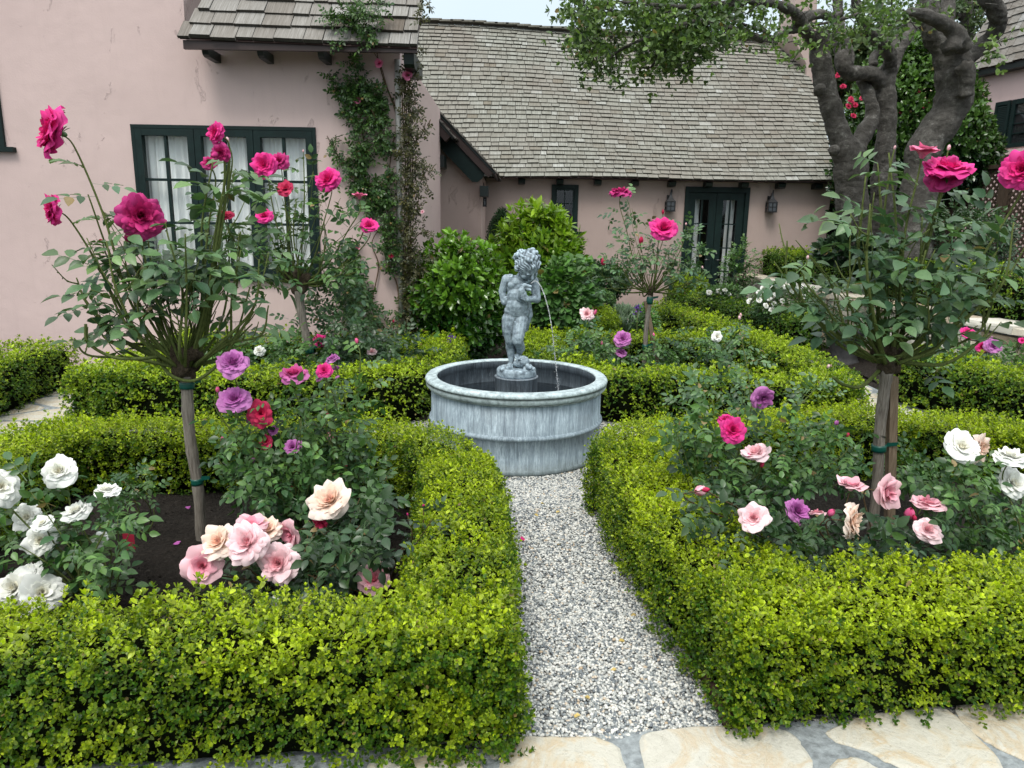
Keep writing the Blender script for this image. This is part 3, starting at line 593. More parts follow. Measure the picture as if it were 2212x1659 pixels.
# ---- near house on the left
YW = 7.78
house = thing('pink_house', 'near pink stucco house on the left with a large green casement window', 'house', (-3, YW, 0))
wx0, wx1 = gy(283, 272, YW)[0], gy(682, 280, YW)[0]; wz1, wz0 = gy(480, 272, YW)[2], gy(500, 590, YW)[2]-.02
xc = gy(868, 400, YW)[0]; zeave = gy(650, 102, YW-.4)[2]
slab_x = gy(398, 30, YW)[0]
mb = MB(); wall_face(mb, [(-9., 6.), (slab_x, 6.), (slab_x+.001, zeave+.1), (xc, zeave+.1)], [(wx0, wx1, wz0, wz1), (-7, gy(4, 240, YW)[0]+.0, 1.9+.45, 3.3)], YW, .22)
mb.add([[xc, YW, -.05], [xc, YW+4, -.05], [xc, YW+4, zeave+.1], [xc, YW, zeave+.1]], [[0, 1, 2, 3]])
mb.add([[slab_x, YW, zeave], [slab_x, YW+4, zeave], [slab_x, YW+4, 6], [slab_x, YW, 6]], [[0, 1, 2, 3]])
mb.build('wall', 'pink_stucco', house, False)
mb = MB(); d = .05; fr = .035
bbox2(mb, wx0, wx1, YW-.02, YW+.12, wz1-fr, wz1); bbox2(mb, wx0-.03, wx1+.05, YW-.05, YW+.12, wz0-.06, wz0+.03); bbox2(mb, wx0, wx0+fr, YW-.018, YW+.118, wz0+.03, wz1-fr); bbox2(mb, wx1-fr, wx1, YW-.018, YW+.118, wz0+.03, wz1-fr)
win = mb.build('window', 'green_paint', house, False); sw = (wx1-wx0-2*fr)/3
for i in range(3): frame_win(win, wx0+fr+sw*i+.003, wx0+fr+sw*(i+1)-.003, wz0+.033, wz1-fr-.003, YW+.05, .068, 2, 3, mun=.026)
curtain(house, wx0+.06, wx1-.06, wz0+.02, wz1-.08, YW+.14, 26, 3, .018)
mb = MB(); bbox2(mb, wx0-.3, wx1+.3, YW+.32, YW+.34, wz0-.3, wz1+.3); mb.build('room_backdrop', 'dark_room', house, False)
# window cut by the left edge of the photo
ex = gy(4, 240, YW)[0]; mb = MB(); bbox2(mb, ex-1.2, ex-.0, YW-.03, YW+.1, 2.30, 2.39); bbox2(mb, ex-.09, ex, YW-.032, YW+.1, 2.39, 3.25); bbox2(mb, ex-1.2, ex-1.1, YW-.03, YW+.1, 2.39, 3.25); bbox2(mb, ex-1.1, ex-.09, YW-.028, YW+.1, 3.15, 3.25); bbox2(mb, ex-1.2, ex+.1, YW-.06, YW+.05, 2.25, 2.298)
w2 = mb.build('window', 'green_paint', house, False); mb = MB(); mb.add([[ex-1.1, YW+.03, 2.39], [ex-.09, YW+.03, 2.39], [ex-.09, YW+.03, 3.15], [ex-1.1, YW+.03, 3.15]], [[0, 1, 2, 3]]); mb.build('pane', 'glass', w2, False); mb = MB(); bbox2(mb, ex-1.2, ex, YW+.2, YW+.22, 2.2, 3.3); mb.build('room_backdrop', 'dark_room', house, False)
# roof piece: eave line, climbing away
YE = YW-.42; ra = gy(388, 82, YE); rb = gy(902, 103, YE); rise = 1.25
def froof(x, v): z = ra[2]+(rb[2]-ra[2])*(x-ra[0])/(rb[0]-ra[0]); return A([x, YE+v*2.6, z+v*2.6*rise])
mb = MB(); shingle_roof(mb, froof, 22, .2, .19, seed=4, wob=.012, thick=.022, xr=lambda v: (ra[0]+min(.13, v*1.2), rb[0]))
rf = mb.build('roof', 'shingle_grey', house, False)
mb = MB(); mb.add([froof(ra[0], 0)-A([0, 0, .01]), froof(rb[0], 0)-A([0, 0, .01]), froof(rb[0], 1), froof(ra[0], 1)], [[0, 1, 2, 3]]); bbox2(mb, ra[0]+.02, rb[0]-.01, YE+.02, YE+.06, ra[2]-.09, ra[2]-.012)
mb.build('roof_deck', 'brown_paint', house, False)
for px in (470-38, 630-77, 700-14): rafter(house, gy(px, 100, YE)[0], YE+.1, YW, ra[2]-.05, .06, .085)
rafter(house, gy(868+20, 120, YE)[0]-.03, YE+.05, YW+.3, ra[2]-.07, .1, .14)
tube(mb := MB(), [(xc-.02, YW-.03, 0), (xc-.02, YW-.03, 2.6), (xc-.02, YW-.03, zeave-.02)], .03, 10); tag(mb.build('downpipe', 'white_pipe'), 'slim white downpipe on the corner of the near pink house, behind the climbing roses', 'pipe')
# ---- stepped gables behind it
def gable(label, y, px0, px1, bar, depth, g):
    """bar: pixel line of the barge board's upper edge, from upper left to lower right tip"""
    x0, x1 = gy(px0, 400, y)[0], gy(px1, 400, y)[0]; a, b = gy(*bar[0], y-.2), gy(*bar[1], y-.2); m = (b[2]-a[2])/(b[0]-a[0])
    line = lambda x, off=0: a[2]+m*(x-a[0])-off
    t = thing('gabled_wing', label, 'house wing', (x1, y, 0), 'stepped pink gable wings')
    mb = MB(); zt0, zt1 = line(x0-1.)-.22, line(x1)-.22; mb.add([[x0-1., y, -.05], [x1, y, -.05], [x1, y, zt1], [x0-1., y, zt0]], [[0, 1, 2, 3]]); mb.add([[x1, y, -.05], [x1, y+depth, -.05], [x1, y+depth, zt1], [x1, y, zt1]], [[0, 1, 2, 3]])
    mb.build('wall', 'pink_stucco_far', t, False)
    u = unit(A([b[0]-a[0], 0, b[2]-a[2]])); nn = A([u[2], 0, -u[0]]); nn = nn if nn[2] < 0 else -nn; a0 = a-u*1.2; w = (.30 if g == 1 else .235)
    def strip(o0, o1, y0, y1, e, mat, nmn, rnd=False):
        P = [a0+nn*o0, b+u*e+nn*o0]; 
        if rnd: P += [b+u*(e+.03)+nn*(o0+(o1-o0)*.3), b+u*(e+.015)+nn*(o0+(o1-o0)*.75), b+u*(e-.05)+nn*o1]
        else: P += [b+u*e+nn*o1]
        P += [a0+nn*o1]; mb = MB(); prism(mb, [(p[0], p[2]) for p in P], 1, y0, y1); return mb.build(nmn, mat, t, False)
    strip(.11, .11+w, y-.2, y-.12, -.10, 'green_paint', 'barge_board', True); strip(0, .108, y-.235, y-.06, -.02, 'brown_paint', 'verge_trim'); strip(-.03, -.002, y-.25, y+depth, .03, 'dark_green_paint', 'roof_deck')
    mb = MB()
    Lr = np.linalg.norm(b-a0)+.1
    def f(q, v): p = b+u*.06-u*Lr*v-nn*.035; return A([p[0], q, p[2]])
    shingle_roof(mb, f, int(Lr/.15), .15, .15, seed=5, xr=lambda v: (y-.27, y+depth), wob=.004)
    mb.build('roof', 'shingle_grey', t, False)
    mb = MB(); bbox2(mb, x1-.02, x1+.12, y-.16, y+.3, b[2]-w*1.05-.12, b[2]-w*.85); mb.build('bracket', 'dark_green_paint', t, False)
gable('narrow pink gable wing with a green barge board, just right of the climbing roses', 11.9, 872, 945, ((893, 203), (975, 298)), .5, 1)
gable('rear pink gable wing with the longer green barge board reaching the cottage eave', 12.35, 940, 1040, ((905, 203), (1066, 374)), 1.95, 2)
# ---- long cottage
YC = 14.3; YR = 17.6
cot = thing('cottage', 'long low pink cottage with a tall silvery shingle roof and dark green french doors', 'house', (3, YC, 0))
cx0, cxr = -3.2, gy(1803, 395, YC)[0]-.05; ez = gy(1400, 388, YC-.28)[2]
dx0, dx1, dz1 = gy(1481, 403, YC)[0], gy(1624, 405, YC)[0]-.03, gy(1550, 404, YC)[2]
sx0, sx1, sz1, sz0 = gy(1192, 400, YC)[0], gy(1250, 400, YC)[0], gy(1220, 399, YC)[2], gy(1220, 500, YC)[2]
mb = MB(); wall_face(mb, [(cx0, ez+.15), (cxr, ez+.15)], [(sx0, sx1, sz0, sz1), (dx0, dx1, .02, dz1)], YC, .2)
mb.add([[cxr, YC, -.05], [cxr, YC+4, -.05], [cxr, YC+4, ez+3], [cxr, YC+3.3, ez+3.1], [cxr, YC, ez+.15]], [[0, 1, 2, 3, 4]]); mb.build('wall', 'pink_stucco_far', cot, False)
VP = [(1803, 391), (1793, 330), (1781, 262), (1761, 200), (1738, 145), (1700, 93)]; VS = [0, .2, .41, .62, .80, 1.]
VR = A([gy(px, py, YC-.3+(YR-YC+.3)*v) for (px, py), v in zip(VP, VS)]); lz0 = gy(1050, 383, YC-.3)[2]; lz1 = gy(905, 53, YR)[2]
def fcot(x, v):
    xr_ = np.interp(v, VS, VR[:, 0]); zr = np.interp(v, VS, VR[:, 2]); xl = gyl; f = (x-xl)/(xr_-xl); zl = lz0+(lz1-lz0)*np.interp(v, VS, (VR[:, 2]-VR[0, 2])/(VR[-1, 2]-VR[0, 2]))
    xx0 = -1.2; g = (x-xx0)/(xr_-xx0); return A([x, YC-.3+(YR-YC+.3)*v, zl+(zr-zl)*g+.02*math.sin(x*1.1+v*3)])
gyl = -1.2
mb = MB(); shingle_roof(mb, fcot, 36, .19, .14, seed=9, wob=.009, thick=.018, gap=.005, xr=lambda v: (-3.6, np.interp(v, VS, VR[:, 0])))
mb.build('roof', 'shingle_green', cot, False)
mb = MB(); gx = np.linspace(0, 1, 8); P = []
for v in np.linspace(0, 1, 9):
    for g in gx: xr_ = np.interp(v, VS, VR[:, 0]); P.append(fcot(-3.6+(xr_+3.6-.02)*g, v)-A([0, 0, .012]))
mb.add(A(P), [[j*8+i, j*8+i+1, (j+1)*8+i+1, (j+1)*8+i] for j in range(8) for i in range(7)]); bbox2(mb, cx0, cxr, YC-.26, YC+.02, ez+.0, ez+.03); mb.build('roof_deck', 'brown_paint', cot, False)
mb = MB(); x = -3.5
while x < VR[-1, 0]:
    p = fcot(x, 1.); box(mb, (x+.13, p[1], p[2]+.03+R.uniform(0, .02)), (.31, .3, .035), 0, [R.uniform(.1, .5), .5, .5]); x += .25
mb.build('ridge_cap', 'shingle_green', cot, False)
for px in (1042, 1127, 1210, 1292, 1373, 1453, 1532, 1610, 1690, 1770): rafter(cot, gy(px, 392, YC-.2)[0], YC-.24, YC, ez-.015, .13, .1)
# small window
mb = MB(); bbox2(mb, sx0, sx1, YC-.03, YC+.1, sz1-.07, sz1); bbox2(mb, sx0-.03, sx1+.1, YC-.07, YC+.1, sz0-.07, sz0); bbox2(mb, sx0, sx0+.07, YC-.028, YC+.1, sz0, sz1-.07); bbox2(mb, sx1-.07, sx1, YC-.028, YC+.1, sz0, sz1-.07)
w = mb.build('window', 'green_paint', cot, False); frame_win(w, sx0+.073, sx1-.073, sz0+.003, sz1-.073, YC+.06, .03, 2, 3, mun=.016)
mb = MB(); bbox2(mb, sx0-.2, sx1+.2, YC+.6, YC+.62, sz0-.4, sz1+.3); mb.build('room_backdrop', 'dark_room', cot, False); mb = MB(); bbox2(mb, dx0-.3, dx1+.3, YC+1.6, YC+1.62, 0, dz1+.2); mb.build('room_backdrop', 'dark_room', cot, False)
# french doors
mb = MB(); bbox2(mb, dx0, dx0+.08, YC-.03, YC+.12, .02, dz1); bbox2(mb, dx1-.08, dx1, YC-.03, YC+.12, .02, dz1); bbox2(mb, dx0+.08, dx1-.08, YC-.028, YC+.12, dz1-.1, dz1); bbox2(mb, dx0, dx1, YC-.1, YC+.12, -.02, .018); dfm = mb.build('door_frame', 'green_paint', cot, False)
dm = (dx0+dx1)/2
for a, b in ((dx0+.083, dm-.004), (dm+.004, dx1-.083)):
    mb = MB(); s = .13; y = YC+.07
    bbox2(mb, a, a+s, YC+.01, y, .03, dz1-.103); bbox2(mb, b-s, b, YC+.01, y, .03, dz1-.103); bbox2(mb, a+s, b-s, YC+.012, y, dz1-.24, dz1-.103); bbox2(mb, a+s, b-s, YC+.012, y, .03, .32)
    dr = mb.build('door', 'green_paint', cot, False); mb = MB(); bbox2(mb, (a+b)/2-.012, (a+b)/2+.012, YC+.02, y-.01, .32, dz1-.24)
    for j in (1, 2, 3): z = .32+(dz1-.56)*j/4; bbox2(mb, a+s, b-s, YC+.022, y-.012, z-.012, z+.012)
    mb.build('muntins', 'green_paint', dr, False); mb = MB(); mb.add([[a+s, YC+.04, .32], [b-s, YC+.04, .32], [b-s, YC+.04, dz1-.24], [a+s, YC+.04, dz1-.24]], [[0, 1, 2, 3]]); mb.build('pane', 'glass', dr, False)
    mb = MB(); hx = dm-.07 if a < dm-.2 else dm+.07; tube(mb, [(hx, YC+.02, 1.0), (hx, YC-.04, 1.0), (hx+(.1 if hx > dm else -.1), YC-.045, 1.0)], .009, 6); mb.build('handle', 'knob_metal', dr); mb = MB(); ell(mb, (hx, YC+.0, 1.12), (.018, .012, .018)); mb.build('lock', 'knob_metal', dr)
curtain(cot, dx0+.2, dx0+.36, .05, dz1-.12, YC+.25, 5, 2); curtain(cot, dx1-.36, dx1-.2, .05, dz1-.12, YC+.25, 5, 4)
# chimney
cy = 16.6; a, b, c_, d_ = gy(1700, 95, cy), gy(1743, 137, cy), gy(1768, 137, cy), gy(1700, -60, cy)
mb = MB(); xl, xr2 = gy(1690, 60, cy)[0], gy(1763, 60, cy)[0]; prism(mb, [(gy(1742, 138, cy)[0], gy(1742, 138, cy)[2]), (gy(1770, 160, cy)[0], gy(1770, 160, cy)[2]-2.5), (gy(1800, 330, cy)[0], 1.), (gy(1775, 160, cy)[0]+.05, gy(1770, 150, cy)[2]), (xr2, gy(1763, 60, cy)[2]), (xr2-.06, gy(1760, -40, cy)[2]), (xl+.25, gy(1760, -40, cy)[2]), (xl+.2, gy(1700, 40, cy)[2]), (gy(1712, 60, cy)[0], gy(1712, 75, cy)[2])], 1, cy, cy+.9)
mb.build('chimney', 'pink_stucco_far', cot, False)
# wall lanterns
def lantern(label, px, py, Y, first=[None]):
    c = gy(px, py, Y)
    if first[0] is None:
        o = thing('wall_lantern', label, 'lantern', c, 'black iron wall lanterns'); first[0] = o; x, y, z = c
        mb = MB(); k = 8; prof = [(.02, .17), (.026, .12), (.05, .06), (.115, 0.0)]; an = np.linspace(0, 2*math.pi, 5)[:4]+math.pi/4
        V = []; 
        for r, h in prof[::-1]: V += [[x+math.cos(a_)*r*1.1, y-.12+math.sin(a_)*r*1.1, z+h+.04] for a_ in an]
        mb.add(V, [[i*4+j, i*4+(j+1)%4, (i+1)*4+(j+1)%4, (i+1)*4+j] for i in range(3) for j in range(4)]+[[12, 13, 14, 15], [3, 2, 1, 0]])
        tube(mb, bez([(x, y-.12, z+.2), (x+.02, y-.09, z+.26), (x+.035, y-.03, z+.2), (x+.0, y, z+.12)], 10), .012, 6); mb.build('lantern_roof', 'black_iron', o, False)
        mb = MB()
        for sx in (-1, 1):
            for sy in (-1, 1): bbox2(mb, x+sx*.078-.009, x+sx*.078+.009, y-.12+sy*.078-.009, y-.12+sy*.078+.009, z-.13, z+.045)
        for zz in (-.13, -.05, .03): 
            for sy in (-1, 1): bbox2(mb, x-.085, x+.085, y-.12+sy*.08-.006, y-.12+sy*.08+.006, z+zz-.008, z+zz+.008); bbox2(mb, x+sy*.08-.006, x+sy*.08+.006, y-.2, y-.04, z+zz-.009, z+zz+.009)
        bbox2(mb, x-.006, x+.006, y-.206, y-.194, z-.13, z+.03); bbox2(mb, x-.092, x+.092, y-.212, y-.028, z-.15, z-.138); mb.build('cage', 'black_iron', o, False)
        mb = MB(); bbox2(mb, x-.073, x+.073, y-.193, y-.047, z-.135, z+.03); mb.build('lamp_glass', 'dark_glass', o, False); mb = MB(); bbox2(mb, x-.05, x+.05, y-.03, y+.0, z-.1, z+.16); mb.build('back_plate', 'black_iron', o, False); return o
    s = first[0]; o = s.copy(); C.objects.link(o); o.location = [float(v) for v in c]; o['label'] = label
    for ch in s.children: d = ch.copy(); C.objects.link(d); d.parent = o; d.matrix_parent_inverse = ch.matrix_parent_inverse
    return o
lantern('black iron lantern between the small window and the french doors', 1445, 440, YC)
lantern('black iron lantern on the bare wall right of the french doors', 1662, 442, YC)
lantern('black iron lantern half hidden by the corner of the rear gable wing', 1041, 428, YC-1.2)
# ------------------------------------------------------------ retaining wall and terrace
WP = [(1590, 592), (1680, 610), (1780, 632), (1900, 655), (2040, 684), (2212, 712), (2400, 745)]; WL = A([gz(px, py, .74)[:2] for px, py in WP]); WL[:, 1] = np.maximum(WL[:, 1], 5.2)
rw = thing('retaining_wall', 'low curved retaining wall of pale rubble stone below the upper hedge', 'stone wall', (*WL[0], 0))
mb = MB(); cp = MB(); Wf = bez(np.c_[WL, 0*WL[:, 0]], 60); seg = np.linalg.norm(np.diff(Wf, axis=0), axis=1); Ls = np.r_[0, np.cumsum(seg)]
def wat(s): return A([np.interp(s, Ls, Wf[:, 0]), np.interp(s, Ls, Wf[:, 1])])
mor = MB(); V = []
for s in np.linspace(0, Ls[-1], 50):
    p = wat(s); t = unit(wat(min(s+.05, Ls[-1]))-wat(max(s-.05, 0))); n_ = A([-t[1], t[0]]); n_ = n_ if n_[0] > 0 else -n_; V += [[*(p+n_*.03), 0], [*(p+n_*.03), .70], [*(p+n_*.4), .70], [*(p+n_*.4), 0]]
mor.add(V, [[i*4+j, i*4+j+1, (i+1)*4+j+1, (i+1)*4+j] for i in range(49) for j in range(3)]+[[3, 2, 1, 0]])
mor.build('mortar_core', 'mortar', rw, False)
def blk(mb, s0, s1, z0, z1, out, dep):
    P = []
    for s in (s0, s1):
        p = wat(s); t = unit(wat(min(s+.05, Ls[-1]))-wat(max(s-.05, 0))); n_ = A([-t[1], t[0]]); n_ = n_ if n_[0] > 0 else -n_; P.append((p-n_*out, p+n_*dep))
    j = lambda: R.normal(0, .009); V = A([[*P[0][0], z0+j()], [*P[1][0], z0+j()], [*P[1][1], z0], [*P[0][1], z0], [*P[0][0], z1+j()], [*P[1][0], z1+j()], [*P[1][1], z1], [*P[0][1], z1]])+R.normal(0, .006, (8, 3))
    mid = (V[0]+V[1]+V[4]+V[5])/4+unit(V[0]-V[3])*.008+R.normal(0, .004, 3); mb.add(np.r_[V, [mid]], A([[0, 3, 2, 1], [4, 5, 6, 7], [1, 2, 6, 5], [2, 3, 7, 6], [3, 0, 4, 7]]), [R.uniform(), R.uniform(), .5]); k = mb.n-9
    mb.F.append(A([[0, 1, 8], [1, 5, 8], [5, 4, 8], [4, 0, 8]])+k)
z = 0
while z < .64:
    h = R.uniform(.09, .19); h = min(h, .68-z); s = 0
    while s < Ls[-1]: w = R.uniform(.14, .42); blk(mb, s+.008, min(s+w-.008, Ls[-1]), z+.008, z+h-.006, R.uniform(0, .03), .1); s += w
    z += h
mb.build('stone_face', 'wall_stone', rw, False); s = 0
while s < Ls[-1]: w = R.uniform(.3, .7); blk(cp, s+.006, min(s+w-.006, Ls[-1]), .685, .745+R.uniform(0, .015), .05, .42); s += w
cp.build('coping', 'wall_stone', rw, False)
mb = MB(); V = []; 
for s in np.linspace(0, Ls[-1], 30):
    p = wat(s); t = unit(wat(min(s+.05, Ls[-1]))-wat(max(s-.05, 0))); n_ = A([-t[1], t[0]]); n_ = n_ if n_[0] > 0 else -n_; p = p+n_*.4; V += [[*p, .70], [p[0]+14, p[1]+9, .72]]
mb.add(V, [[i*2, i*2+1, (i+1)*2+1, (i+1)*2] for i in range(29)]); p = wat(0); mb.add([[*p, 0], [p[0]+14, p[1]+9, 0], [p[0]+14, p[1]+9, .72], [*p, .7]], [[0, 1, 2, 3]]); st('terrace', mb, 'soil')
HP = []
for s in np.linspace(.1, Ls[-1]-.1, 12):
    p = wat(s); t = unit(wat(min(s+.05, Ls[-1]))-wat(max(s-.05, 0))); n_ = A([-t[1], t[0]]); n_ = n_ if n_[0] > 0 else -n_; HP.append(p+n_*.75)
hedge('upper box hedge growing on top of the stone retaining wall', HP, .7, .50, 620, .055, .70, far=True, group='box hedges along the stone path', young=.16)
# ------------------------------------------------------------ fountain
fo = thing('fountain_tank', 'round weathered lead water tank with moulded rim on the gravel', 'fountain', (FC[0], FC[1], 0)); RR = .655
prof = [(.60, .012), (.61, .004), (.618, .018), (.614, .04), (.606, .045), (.606, .235), (.612, .24), (.622, .25), (.622, .262), (.612, .272), (.606, .277), (.606, .487), (.60, .488)]
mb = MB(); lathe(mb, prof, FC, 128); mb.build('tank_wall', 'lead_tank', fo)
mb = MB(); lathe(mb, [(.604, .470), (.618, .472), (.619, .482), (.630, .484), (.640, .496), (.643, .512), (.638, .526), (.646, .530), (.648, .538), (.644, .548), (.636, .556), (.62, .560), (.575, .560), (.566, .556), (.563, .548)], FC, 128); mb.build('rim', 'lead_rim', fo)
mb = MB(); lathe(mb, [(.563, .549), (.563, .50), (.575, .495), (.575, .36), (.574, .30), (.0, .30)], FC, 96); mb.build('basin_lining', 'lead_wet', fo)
mb = MB(); lathe(mb, [(.574, .385), (.3, .385), (.0, .385)], FC, 96); tag(mb.build('water', 'water', None), kind='structure')
mb = MB(); PC = FC+A([.0, 0, 0]); lathe(mb, [(.152, .31), (.152, .538), (.156, .541), (.156, .548), (.150, .551), (0, .552)], PC, 64); mb.build('pedestal', 'lead_drum', fo)
# ------------------------------------------------------------ statue (surveyed outline: x to the right, z up, in metres above its feet)
S0 = PC+A([0, 0, .552+.062]); q = lambda X, Y, y=0.: S0+A([(X-455)/1393., y, (1330-Y)/1393.])
mb = MB()
ell(mb, q(440, 545, .01), (.070, .050, .085)); ell(mb, q(440, 500, .005), (.078, .045, .045)); ell(mb, q(446, 630, -.004), (.074, .056, .07)); ell(mb, q(447, 725, -.010), (.080, .058, .080)); ell(mb, q(445, 780, .0), (.090, .060, .065)); ell(mb, q(446, 680, .0), (.074, .053, .06)); ell(mb, q(440, 830, .01), (.086, .062, .062))
ell(mb, q(395, 820, .045), (.05, .05, .055)); ell(mb, q(490, 820, .045), (.05, .05, .055)); ell(mb, q(402, 520, -.020), (.036, .022, .028)); ell(mb, q(472, 525, -.020), (.034, .022, .028))
cap(mb, q(470, 470, .01), q(525, 400, -.015), .038, .036)
cap(mb, q(385, 470, .005), q(345, 475, .01), .036, .036); cap(mb, q(343, 472, .01), q(303, 590, .02), .035, .028, 14); cap(mb, q(303, 590, .02), q(318, 690, .0), .028, .021, 12); ell(mb, q(325, 690, -.005), (.022, .020, .024))
for k in range(4): cap(mb, q(322, 668+k*13, -.012), q(350, 655+k*13, -.022), .0085, .006, 6)
cap(mb, q(320, 655, -.01), q(340, 640, -.016), .009, .007, 5)
cap(mb, q(540, 480, .005), q(600, 485, .01), .036, .037); cap(mb, q(605, 485, .01), q(640, 640, -.01), .037, .030, 14); cap(mb, q(640, 655, -.012), q(545, 645, -.085), .029, .020, 14); ell(mb, q(525, 632, -.088), (.026, .016, .021))
for k in range(4): cap(mb, q(522, 612+k*13, -.095), q(488, 600+k*14, -.098), .009, .006, 6)
cap(mb, q(528, 608, -.095), q(520, 578, -.10), .010, .007, 5)
# thighs and legs
cap(mb, q(382, 860, .0), q(375, 960, -.015), .060, .050, 12); cap(mb, q(375, 960, -.015), q(388, 1060, -.02), .050, .036, 12); ell(mb, q(388, 1060, -.034), (.031, .022, .032)); cap(mb, q(388, 1070, -.01), q(392, 1140, .01), .036, .036, 8); cap(mb, q(392, 1140, .01), q(405, 1270, .008), .035, .021, 12)
ell(mb, q(392, 1308, -.022), (.026, .045, .016)); ell(mb, q(402, 1292, .012), (.022, .024, .022))
for k in range(5): cap(mb, q(368+k*11, 1316+abs(k-1.5)*1.5, -.055-(.008 if k in (1, 2) else 0)), q(363+k*12, 1322, -.068+k*.002), .0085-.0005*k, .0065, 4)
cap(mb, q(485, 870, -.01), q(462, 1030, -.085), .056, .042, 16); ell(mb, q(462, 1052, -.092), (.036, .034, .040)); cap(mb, q(470, 1060, -.075), q(492, 1140, -.01), .036, .034, 10); cap(mb, q(492, 1140, -.01), q(474, 1205, .03), .032, .021, 10)
ell(mb, q(462, 1222, .0), (.020, .038, .018), None); ell(mb, q(470, 1210, .035), (.021, .021, .020))
for k in range(5): cap(mb, q(446+k*9, 1222+k*1.5, -.028), q(443+k*9.5, 1232, -.042), .0075, .006, 4)
ell(mb, q(438, 880, -.058), (.010, .009, .013))
# drapery falling behind the hip
cap(mb, q(545, 700, .03), q(560, 820, .035), .030, .034, 10); cap(mb, q(560, 820, .035), q(535, 960, .045), .032, .022, 12); cap(mb, q(520, 640, .02), q(548, 720, .03), .025, .028, 8)
# head: tilted down and to the right
HC = q(545, 325, -.03); ax = unit(A([.42, -.62, -.62])); up_ = unit(A([.22, -.55, .80])); up_ = unit(up_-ax*np.dot(up_, ax)); sd = np.cross(ax, up_); HR = np.stack([sd, ax, up_], 1)
h = lambda a, b, c: HC+HR@A([a, b, c])
ell(mb, HC, (.078, .088, .092), HR, 18); ell(mb, h(0, .035, -.045), (.060, .052, .048), HR); ell(mb, h(.034, .055, -.045), (.027, .024, .024), HR); ell(mb, h(-.034, .055, -.045), (.027, .024, .024), HR)
ell(mb, h(0, .092, -.038), (.0125, .016, .014), HR); cap(mb, h(0, .082, -.005), h(0, .094, -.034), .008, .011, 6); ell(mb, h(0, .080, -.068), (.020, .013, .0075), HR); ell(mb, h(0, .078, -.078), (.017, .012, .007), HR); ell(mb, h(0, .068, -.094), (.021, .018, .016), HR)
for s in (-1, 1): ell(mb, h(s*.027, .079, -.010), (.018, .010, .008), HR); ell(mb, h(s*.080, .0, -.022), (.014, .018, .026), HR); ell(mb, h(s*.027, .072, -.026), (.012, .010, .010), HR)
rr_ = np.random.default_rng(5)
for k in range(26):
    a = rr_.uniform(0, 2*math.pi); e = rr_.uniform(-.15, 1.5); p = A([math.cos(a)*math.cos(e)*.080, math.sin(a)*math.cos(e)*.088, math.sin(e)*.094])
    if p[1] > .045 and p[2] < .03: continue
    ell(mb, h(*(p*.93)), (.018, .018, .014+rr_.uniform(0, .004)), HR, 10)
for X, Y, y, r in ((430, 225, -.03, .036), (410, 250, .0, .032), (500, 195, -.03, .03), (560, 178, -.05, .026), (620, 195, -.055, .032), (650, 235, -.05, .028), (662, 300, -.06, .026), (655, 345, -.07, .022), (595, 172, -.02, .028), (440, 330, .0, .03), (470, 200, .02, .04), (430, 290, -.03, .024), (420, 350, .01, .024)): ell(mb, q(X+(545-X)*.16, Y+(330-Y)*.10, y), (r*.8, r*.8, r*.62), seg=12)
def hairwave(co, no):
    l = (co-HC)@HR; f = ((np.linalg.norm(l, axis=1) > .06) & (np.linalg.norm(l, axis=1) < .15) & ((l[:, 1] < .05) | (l[:, 2] > .03)) & (co[:, 2] > q(0, 450)[2])).astype(float)
    an = np.arctan2(l[:, 0], l[:, 2]+.02); wv = np.sin(an*26+np.sin(l[:, 1]*90+an*3)*2.2)*.0022
    body = vnoise(co, 60, 3)*.0012+vnoise(co, 160, 4)*.0005
    return f*wv*.9+body
stt = thing('putto_statue', 'lead cherub statue standing on one leg on the fountain pedestal, cradling a water-spouting creature', 'statue', (PC[0], PC[1], .552))
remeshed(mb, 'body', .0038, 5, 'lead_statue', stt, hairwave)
mb = MB()   # rocky plinth with foot and toes resting on it
lathe(mb, [(.0, -.062), (.140, -.062), (.143, -.05), (.139, -.02), (.130, -.004), (.10, .002), (.0, .004)], S0+A([0, 0, 0]), 40)
for k in range(26): a = rr_.uniform(0, 6.28); r = rr_.uniform(.03, .125); ell(mb, S0+A([math.cos(a)*r, math.sin(a)*r, rr_.uniform(-.03, .0)]), (rr_.uniform(.015, .035), rr_.uniform(.015, .035), rr_.uniform(.008, .02)), seg=10)
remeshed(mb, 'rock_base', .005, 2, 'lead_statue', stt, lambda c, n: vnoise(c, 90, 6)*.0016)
mb = MB()   # tortoise under the raised foot
ell(mb, q(515, 1265, -.045), (.050, .045, .044)); ell(mb, q(495, 1285, -.04), (.055, .05, .03)); cap(mb, q(555, 1290, -.07), q(580, 1315, -.10), .018, .016, 6); ell(mb, q(585, 1308, -.108), (.018, .020, .014)); cap(mb, q(540, 1310, -.07), q(535, 1352, -.10), .016, .012, 6); cap(mb, q(590, 1310, -.05), q(618, 1330, -.075), .014, .010, 6)
for k in range(4): ell(mb, q(528+k*9, 1362, -.115), (.005, .009, .005), seg=8)
for k in range(3):
    tube(mb, [q(478+k*22+math.cos(a)*18, 1262-math.sin(a)*34+k*8, -.088+k*.004+.012*abs(math.cos(a))) for a in np.linspace(0, 3.1, 9)], .005, 6)
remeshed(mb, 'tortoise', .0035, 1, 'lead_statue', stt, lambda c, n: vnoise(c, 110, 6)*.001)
mb = MB()   # the creature at the chest: plump body, neck, gaping snout
